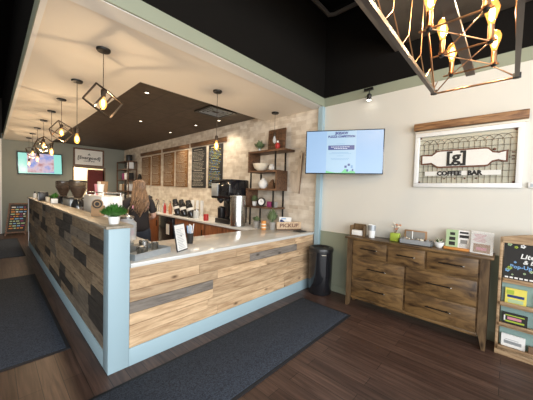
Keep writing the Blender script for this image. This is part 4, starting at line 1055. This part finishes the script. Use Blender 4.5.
MB().lathe([(.033,0),(.045,0),(.045,.003),(.033,.003)], hf.p(.07,.125,.001), 24, axis=hf.n, cap=False).lathe([(.0,0),(.02,0),(.02,.003),(0,.003)], hf.p(.07,.125,.001), 16, axis=hf.n).build('emblem', 'darkink', t)
MB().lathe([(0,-.02),(.052,-.02),(.052,0),(0,0)], hf.p(.07,.125,0), 24, axis=hf.n).build('emblem_disc', 'brown_bag', t)

# front counter: tray with tumblers, dispenser, tablet menu
t = thing('metal_tray', (.98, 2.55, CZ), 'shallow galvanised tray holding small steel tumblers on the front counter', 'tray')
yf = Fr((.84, 2.30, CZ), V((1.22,2.47,0))-V((.83,2.34,0)), V((-.13,.39,0)))
MB().box(0, .40, 0, .30, 0, .006, fr=yf).box(0,.40,0,.008,.006,.055,fr=yf).box(0,.40,.292,.30,.006,.055,fr=yf).box(0,.008,.008,.292,.006,.055,fr=yf).box(.392,.40,.008,.292,.006,.055,fr=yf).build('tray_body', 'galv', t, smooth=False)
for i, (a_, b_, r_, h_) in enumerate(((.11,.07,.036,.085),(.20,.14,.042,.12),(.31,.12,.036,.09),(.06,.24,.036,.10))):
    q = yf.p(a_, b_, .007)
    t = thing('steel_tumbler', tuple(q), ['small steel tumbler at the near left of the metal tray','tallest steel tumbler in the middle of the metal tray','low steel tumbler at the right of the metal tray','steel tumbler at the back left of the metal tray'][i], 'tumbler', 'tumblers on the metal tray')
    MB().lathe([(r_*.85,0),(r_,h_),(r_*1.08,h_+.004),(r_*.9,h_),(r_*.75,.006),(0,.006)], q, 20).build('cup_wall', 'steel', t)
t = thing('drink_dispenser', (.99, 2.93, CZ), 'clear glass drink dispenser with pale fruit inside beside the corner post', 'drink dispenser')
MB().lathe([(.065,0),(.07,.01),(.06,.07),(.05,.08),(0,.08)], (.94,2.80,CZ), 24).build('stand', 'galv', t)
MB().lathe([(.05,0),(.085,.02),(.088,.19),(.06,.22),(.06,.235)], (.94,2.80,CZ+.08), 24, cap=False).build('jar', 'clear', t)
MB().lathe([(.0,0),(.064,0),(.066,.02),(.02,.035),(.015,.05),(0,.05)], (.94,2.80,CZ+.315), 24).build('lid', 'steel', t)
f = MB(); rr = random.Random(14)
for i in range(14): 
    a_ = rr.uniform(0,6.28); f.ball((.94+.05*math.cos(a_), 2.80+.05*math.sin(a_), CZ+.12+rr.uniform(0,.15)), .022, mi=i%2, sub=1)
f.build('fruit', ['cream','pink'], t)
t = thing('menu_tablet', (1.33, 2.45, CZ), 'black framed tabletop menu leaning back on the front counter', 'menu')
mf = Fr((1.255, 2.355, CZ+.002), V((1.40,2.43,0))-V((1.255,2.355,0)), V((-.07,.18,.9)))
MB().box(0, .18, 0, .275, -.012, 0, bev=.003, fr=mf).build('frame', 'black', t)
MB().box(.008, .172, .01, .265, 0, .001, fr=mf).build('sheet', 'paper', t, smooth=False)
f = MB()
for i in range(13): f.box(.02+.005*(i%3), .14-.012*(i%4), .025+i*.016, .030+i*.016, .001, .0016, fr=mf, mi=0)
f.build('printed_lines', 'galv', t, smooth=False)
MB().bar((1.34,2.47,CZ+.004),(1.31,2.44,CZ+.16), .05, .006).build('easel_leg', 'black', t, smooth=False)
t = thing('straw_cup', (1.58, 2.68, CZ), 'black cup of white wrapped straws and lavender behind the tabletop menu', 'straw holder')
MB().lathe([(.032,0),(.04,.12),(.037,.12),(.03,.01),(0,.01)], (1.58,2.68,CZ), 20).build('cup_body', 'chalk', t)
f = MB(); rr = random.Random(18)
for i in range(12):
    a_ = rr.uniform(0,6.28); f.tube([(1.58+.015*math.cos(a_), 2.68+.015*math.sin(a_), CZ+.02), (1.58+.04*math.cos(a_), 2.68+.04*math.sin(a_), CZ+.21+rr.uniform(-.02,.02))], .005, 6, mi=i%3 == 2)
f.build('straws', ['paper','lightblue'], t)

# ------------------------------------------------------------------ barista
PX, PYY = 1.505, 4.0
pt = thing('person', (PX, PYY, 0), 'person with long light brown hair in a black t-shirt, back turned, behind the counter', 'person')
def skin_obj(name, nodes, edges, mat, parent, sub=2, root=0):
    me = bpy.data.meshes.new(name); me.from_pydata([n[0] for n in nodes], edges, [])
    o = bpy.data.objects.new(name, me); C.objects.link(o); o.parent = parent
    o.modifiers.new('s', 'SKIN'); ss = o.modifiers.new('u', 'SUBSURF'); ss.levels = sub; ss.render_levels = sub
    sv = me.skin_vertices[0].data
    for i, nd in enumerate(nodes):
        r = nd[1]; sv[i].radius = r if isinstance(r, tuple) else (r, r); sv[i].use_root = (i == root)
    me.materials.append(M[mat])
    dg = bpy.context.evaluated_depsgraph_get(); nm_ = bpy.data.meshes.new_from_object(o.evaluated_get(dg))
    o.modifiers.clear(); o.data = nm_
    if not nm_.materials: nm_.materials.append(M[mat])
    for p in nm_.polygons: p.use_smooth = True
    return o
N = []; E_ = []
def nd(p, r, prev=None):
    N.append((p, r)); 
    if prev is not None: E_.append((prev, len(N)-1))
    return len(N)-1
pel = nd((0,0,.90), (.115,.085)); sp = nd((0,0,1.04), (.105,.08), pel); chn = nd((0,0,1.2), (.13,.095), sp); nb = nd((0,0,1.32), (.085,.07), chn)
nk = nd((0,.005,1.385), .048, nb); hd = nd((0,.02,1.44), (.062,.07), nk); hd2 = nd((0,.03,1.50), (.075,.092), hd); nd((0,.02,1.56), (.06,.07), hd2)
nd((0,.135,1.475), .013, hd2)    # nose
def arm(s, sh, el, wr):
    a_ = nd(sh, .052, nb); b_ = nd(el, .037, a_); c_ = nd(wr, .025, b_)
    d = (V(wr)-V(el)).normalized(); side = d.cross(V((0,0,1))).normalized(); up = side.cross(d)
    p_ = nd(tuple(V(wr)+d*.06), (.032,.018), c_)
    for k in range(4):
        o_ = V(wr)+d*.085+side*(k-1.5)*.021
        f1 = nd(tuple(o_), .009, p_); ln = (.055,.07,.066,.05)[k]
        f2 = nd(tuple(o_+d*ln*.6-up*.012), .008, f1); nd(tuple(o_+d*ln-up*.035), .007, f2)
    t1 = nd(tuple(V(wr)+d*.03-side*s*.035-up*.01), .010, p_); nd(tuple(V(wr)+d*.07-side*s*.045-up*.025), .008, t1)
arm(-1, (-.155,0,1.30), (-.245,.02,1.10), (-.265,.2,.99))
arm(1, (.155,0,1.30), (.215,.0,1.06), (.17,.20,1.0))
for s in (-1, 1):
    a_ = nd((s*.085,0,.78), .07, pel); b_ = nd((s*.095,.015,.45), .052, a_); c_ = nd((s*.1,0,.09), .036, b_); nd((s*.105,.13,.04), .033, c_)
skin_obj('body', N, E_, 'skin', pt)
# face details
MB2 = MB()
for s in (-1,1): MB2.ball((s*.03,.112,1.50), .011)
MB2.build('eyes', 'white', pt, local=True); 
N = []; E_ = []
pel = nd((0,0,.82), (.18,.145)); p2 = nd((0,0,.95), (.165,.13), pel); sp = nd((0,0,1.06), (.145,.115), p2); chn = nd((0,0,1.2), (.15,.115), sp); nb = nd((0,0,1.315), (.10,.085), chn); nd((0,.003,1.36), .058, nb)
for s, el in ((-1, (-.238,.015,1.125)), (1, (.205,.0,1.10))):
    a_ = nd((s*.158,0,1.30), .066, nb); nd(el, .056, a_)
sh_ = skin_obj('tshirt', N, E_, 'shirt', pt)
N = []; E_ = []
top_ = nd((0,0,1.0), (.14,.11)); pel = nd((0,0,.88), (.165,.13), top_)
for s in (-1, 1):
    a_ = nd((s*.088,0,.78), .10, pel); b_ = nd((s*.097,.015,.45), .066, a_); nd((s*.1,0,.10), .055, b_)
skin_obj('jeans', N, E_, 'jeans', pt)
for s in (-1, 1): MB().box(s*.105-.045, s*.105+.045, -.07, .18, .0, .085, bev=.03).build('shoe', 'black', pt, local=True)
# hair: crown cap plus long wavy locks down the back
f = MB(); f.ball((0,.012,1.515), .098, sc=(.86,1.0,.98), sub=3)
rr = random.Random(77)
for i in range(120):
    a_ = rr.uniform(PI*.95, PI*2.05); rx, ry = .074, .086
    x0, y0 = rx*math.cos(a_), ry*math.sin(a_)
    end = 1.12 + .10*abs(math.cos(a_)) + rr.uniform(-.06,.10); ph = rr.uniform(0,6.28); pts = [(x0*.3, y0*.35, 1.612-.012*rr.random())]
    for k in range(13):
        z = 1.575 - (1.575-end)*k/12
        w_ = 1 + .42*min(1, max(0, (1.50-z)/.2)); wv = .006 + .014*min(1, max(0, (1.45-z)/.2))
        back = -.045*min(1, max(0, (1.47-z)/.13))
        pts.append((x0*w_+wv*math.sin(ph+k*1.25), y0*w_*.8+back+wv*.8*math.cos(ph+k*1.25)-.010, z))
    f.tube(pts, [.005]+[.0075+.004*rr.random()]*11+[.005,.002], 5)
f.build('hair', 'hair', pt, local=True)
bf = Fr((0,-.122,1.18), (1,0,0))
g = MB()
for i, (x, w_) in enumerate(((-.10,.03),(-.055,.02),(.05,.03),(.09,.02))): g.box(x-w_/2, x+w_/2, .02, .06, 0, .004, fr=bf)
g.build('shirt_print', 'pink', pt, smooth=False, local=True)
pt.rotation_euler = (0,0,-.15)

# ------------------------------------------------------------------ lights
def area(loc, target, sx, sy, e, col):
    L = bpy.data.lights.new('area', 'AREA'); L.shape = 'RECTANGLE'; L.size = sx; L.size_y = sy; L.energy = e; L.color = col
    o = bpy.data.objects.new('window_daylight', L); C.objects.link(o); o.location = loc
    o.rotation_euler = (V(target)-V(loc)).to_track_quat('-Z', 'Y').to_euler(); return o
area((-.2, -4.2, 1.9), (1.2, 3, .9), 6.5, 2.8, 270, (.93,.97,1.0))
area((-4.2, -2.8, 1.9), (3.0, 2.0, 1.0), 2.5, 2.4, 80, (.9,.95,1.0))
def pl(loc, e, col=(1,.72,.42), r=.05):
    L = bpy.data.lights.new('lamp', 'POINT'); L.energy = e; L.color = col; L.shadow_soft_size = r
    o = bpy.data.objects.new('lamp_light', L); C.objects.link(o); o.location = loc
for i, y in enumerate(PY): pl((.765, y, ZS-(.385 if i%2 == 0 else .60)-.068-.17), 7, (1,.74,.46), .02)
pl((2.12,2.96,ZS-.60-.068-.17), 7, (1,.74,.46), .02)
for x in (2.33, 1.97, 1.62, 1.26):
    for y in (.357, .122): pl((x, y, 2.486+.185), 3.2, (1,.76,.48), .02)
pl((2.3, 12.2, 2.2), 60, (1,.86,.62), .2)
for x, y, e in ((1.62,4.05,26),(2.22,5.86,40),(3.16,5.2,20),(3.16,6.4,22),(3.24,4.45,20),(2.3,7.9,45),(2.3,9.9,45)):  # the farthest beams have no downlight fixture, they only add light there
    L = bpy.data.lights.new('ceiling_spot_beam', 'SPOT'); L.energy = e*1.7; L.color = (1,.84,.64); L.spot_size = 2.4; L.spot_blend = .8; L.shadow_soft_size = .05
    o = bpy.data.objects.new('ceiling_spot_beam', L); C.objects.link(o); o.location = (x, y, 2.915)
w = bpy.data.worlds.new('World'); bpy.context.scene.world = w; w.use_nodes = True
w.node_tree.nodes['Background'].inputs[0].default_value = (.93,.96,1,1); w.node_tree.nodes['Background'].inputs[1].default_value = .9

# ------------------------------------------------------------------ camera
f_, yaw, pitch, roll = 259.31, .8169, .0345, .0279
F = V((math.sin(yaw)*math.cos(pitch), math.cos(yaw)*math.cos(pitch), -math.sin(pitch)))
R0 = V((math.cos(yaw), -math.sin(yaw), 0)); U0 = R0.cross(F)
R_ = R0*math.cos(roll) + U0*math.sin(roll); U_ = U0*math.cos(roll) - R0*math.sin(roll)
cam = bpy.data.cameras.new('Camera'); co = bpy.data.objects.new('Camera', cam); C.objects.link(co)
m4 = Matrix.Identity(4)
for i in range(3): m4[i][0] = R_[i]; m4[i][1] = U_[i]; m4[i][2] = -F[i]; m4[i][3] = (0,0,1.5)[i]
co.matrix_world = m4
cam.sensor_width = 36; cam.lens = 36*f_/533; cam.clip_start = .05
bpy.context.scene.camera = co
vs = bpy.context.scene.view_settings
vs.view_transform = 'Standard'; vs.look = 'None'; vs.gamma = 1; vs.exposure = 0.68
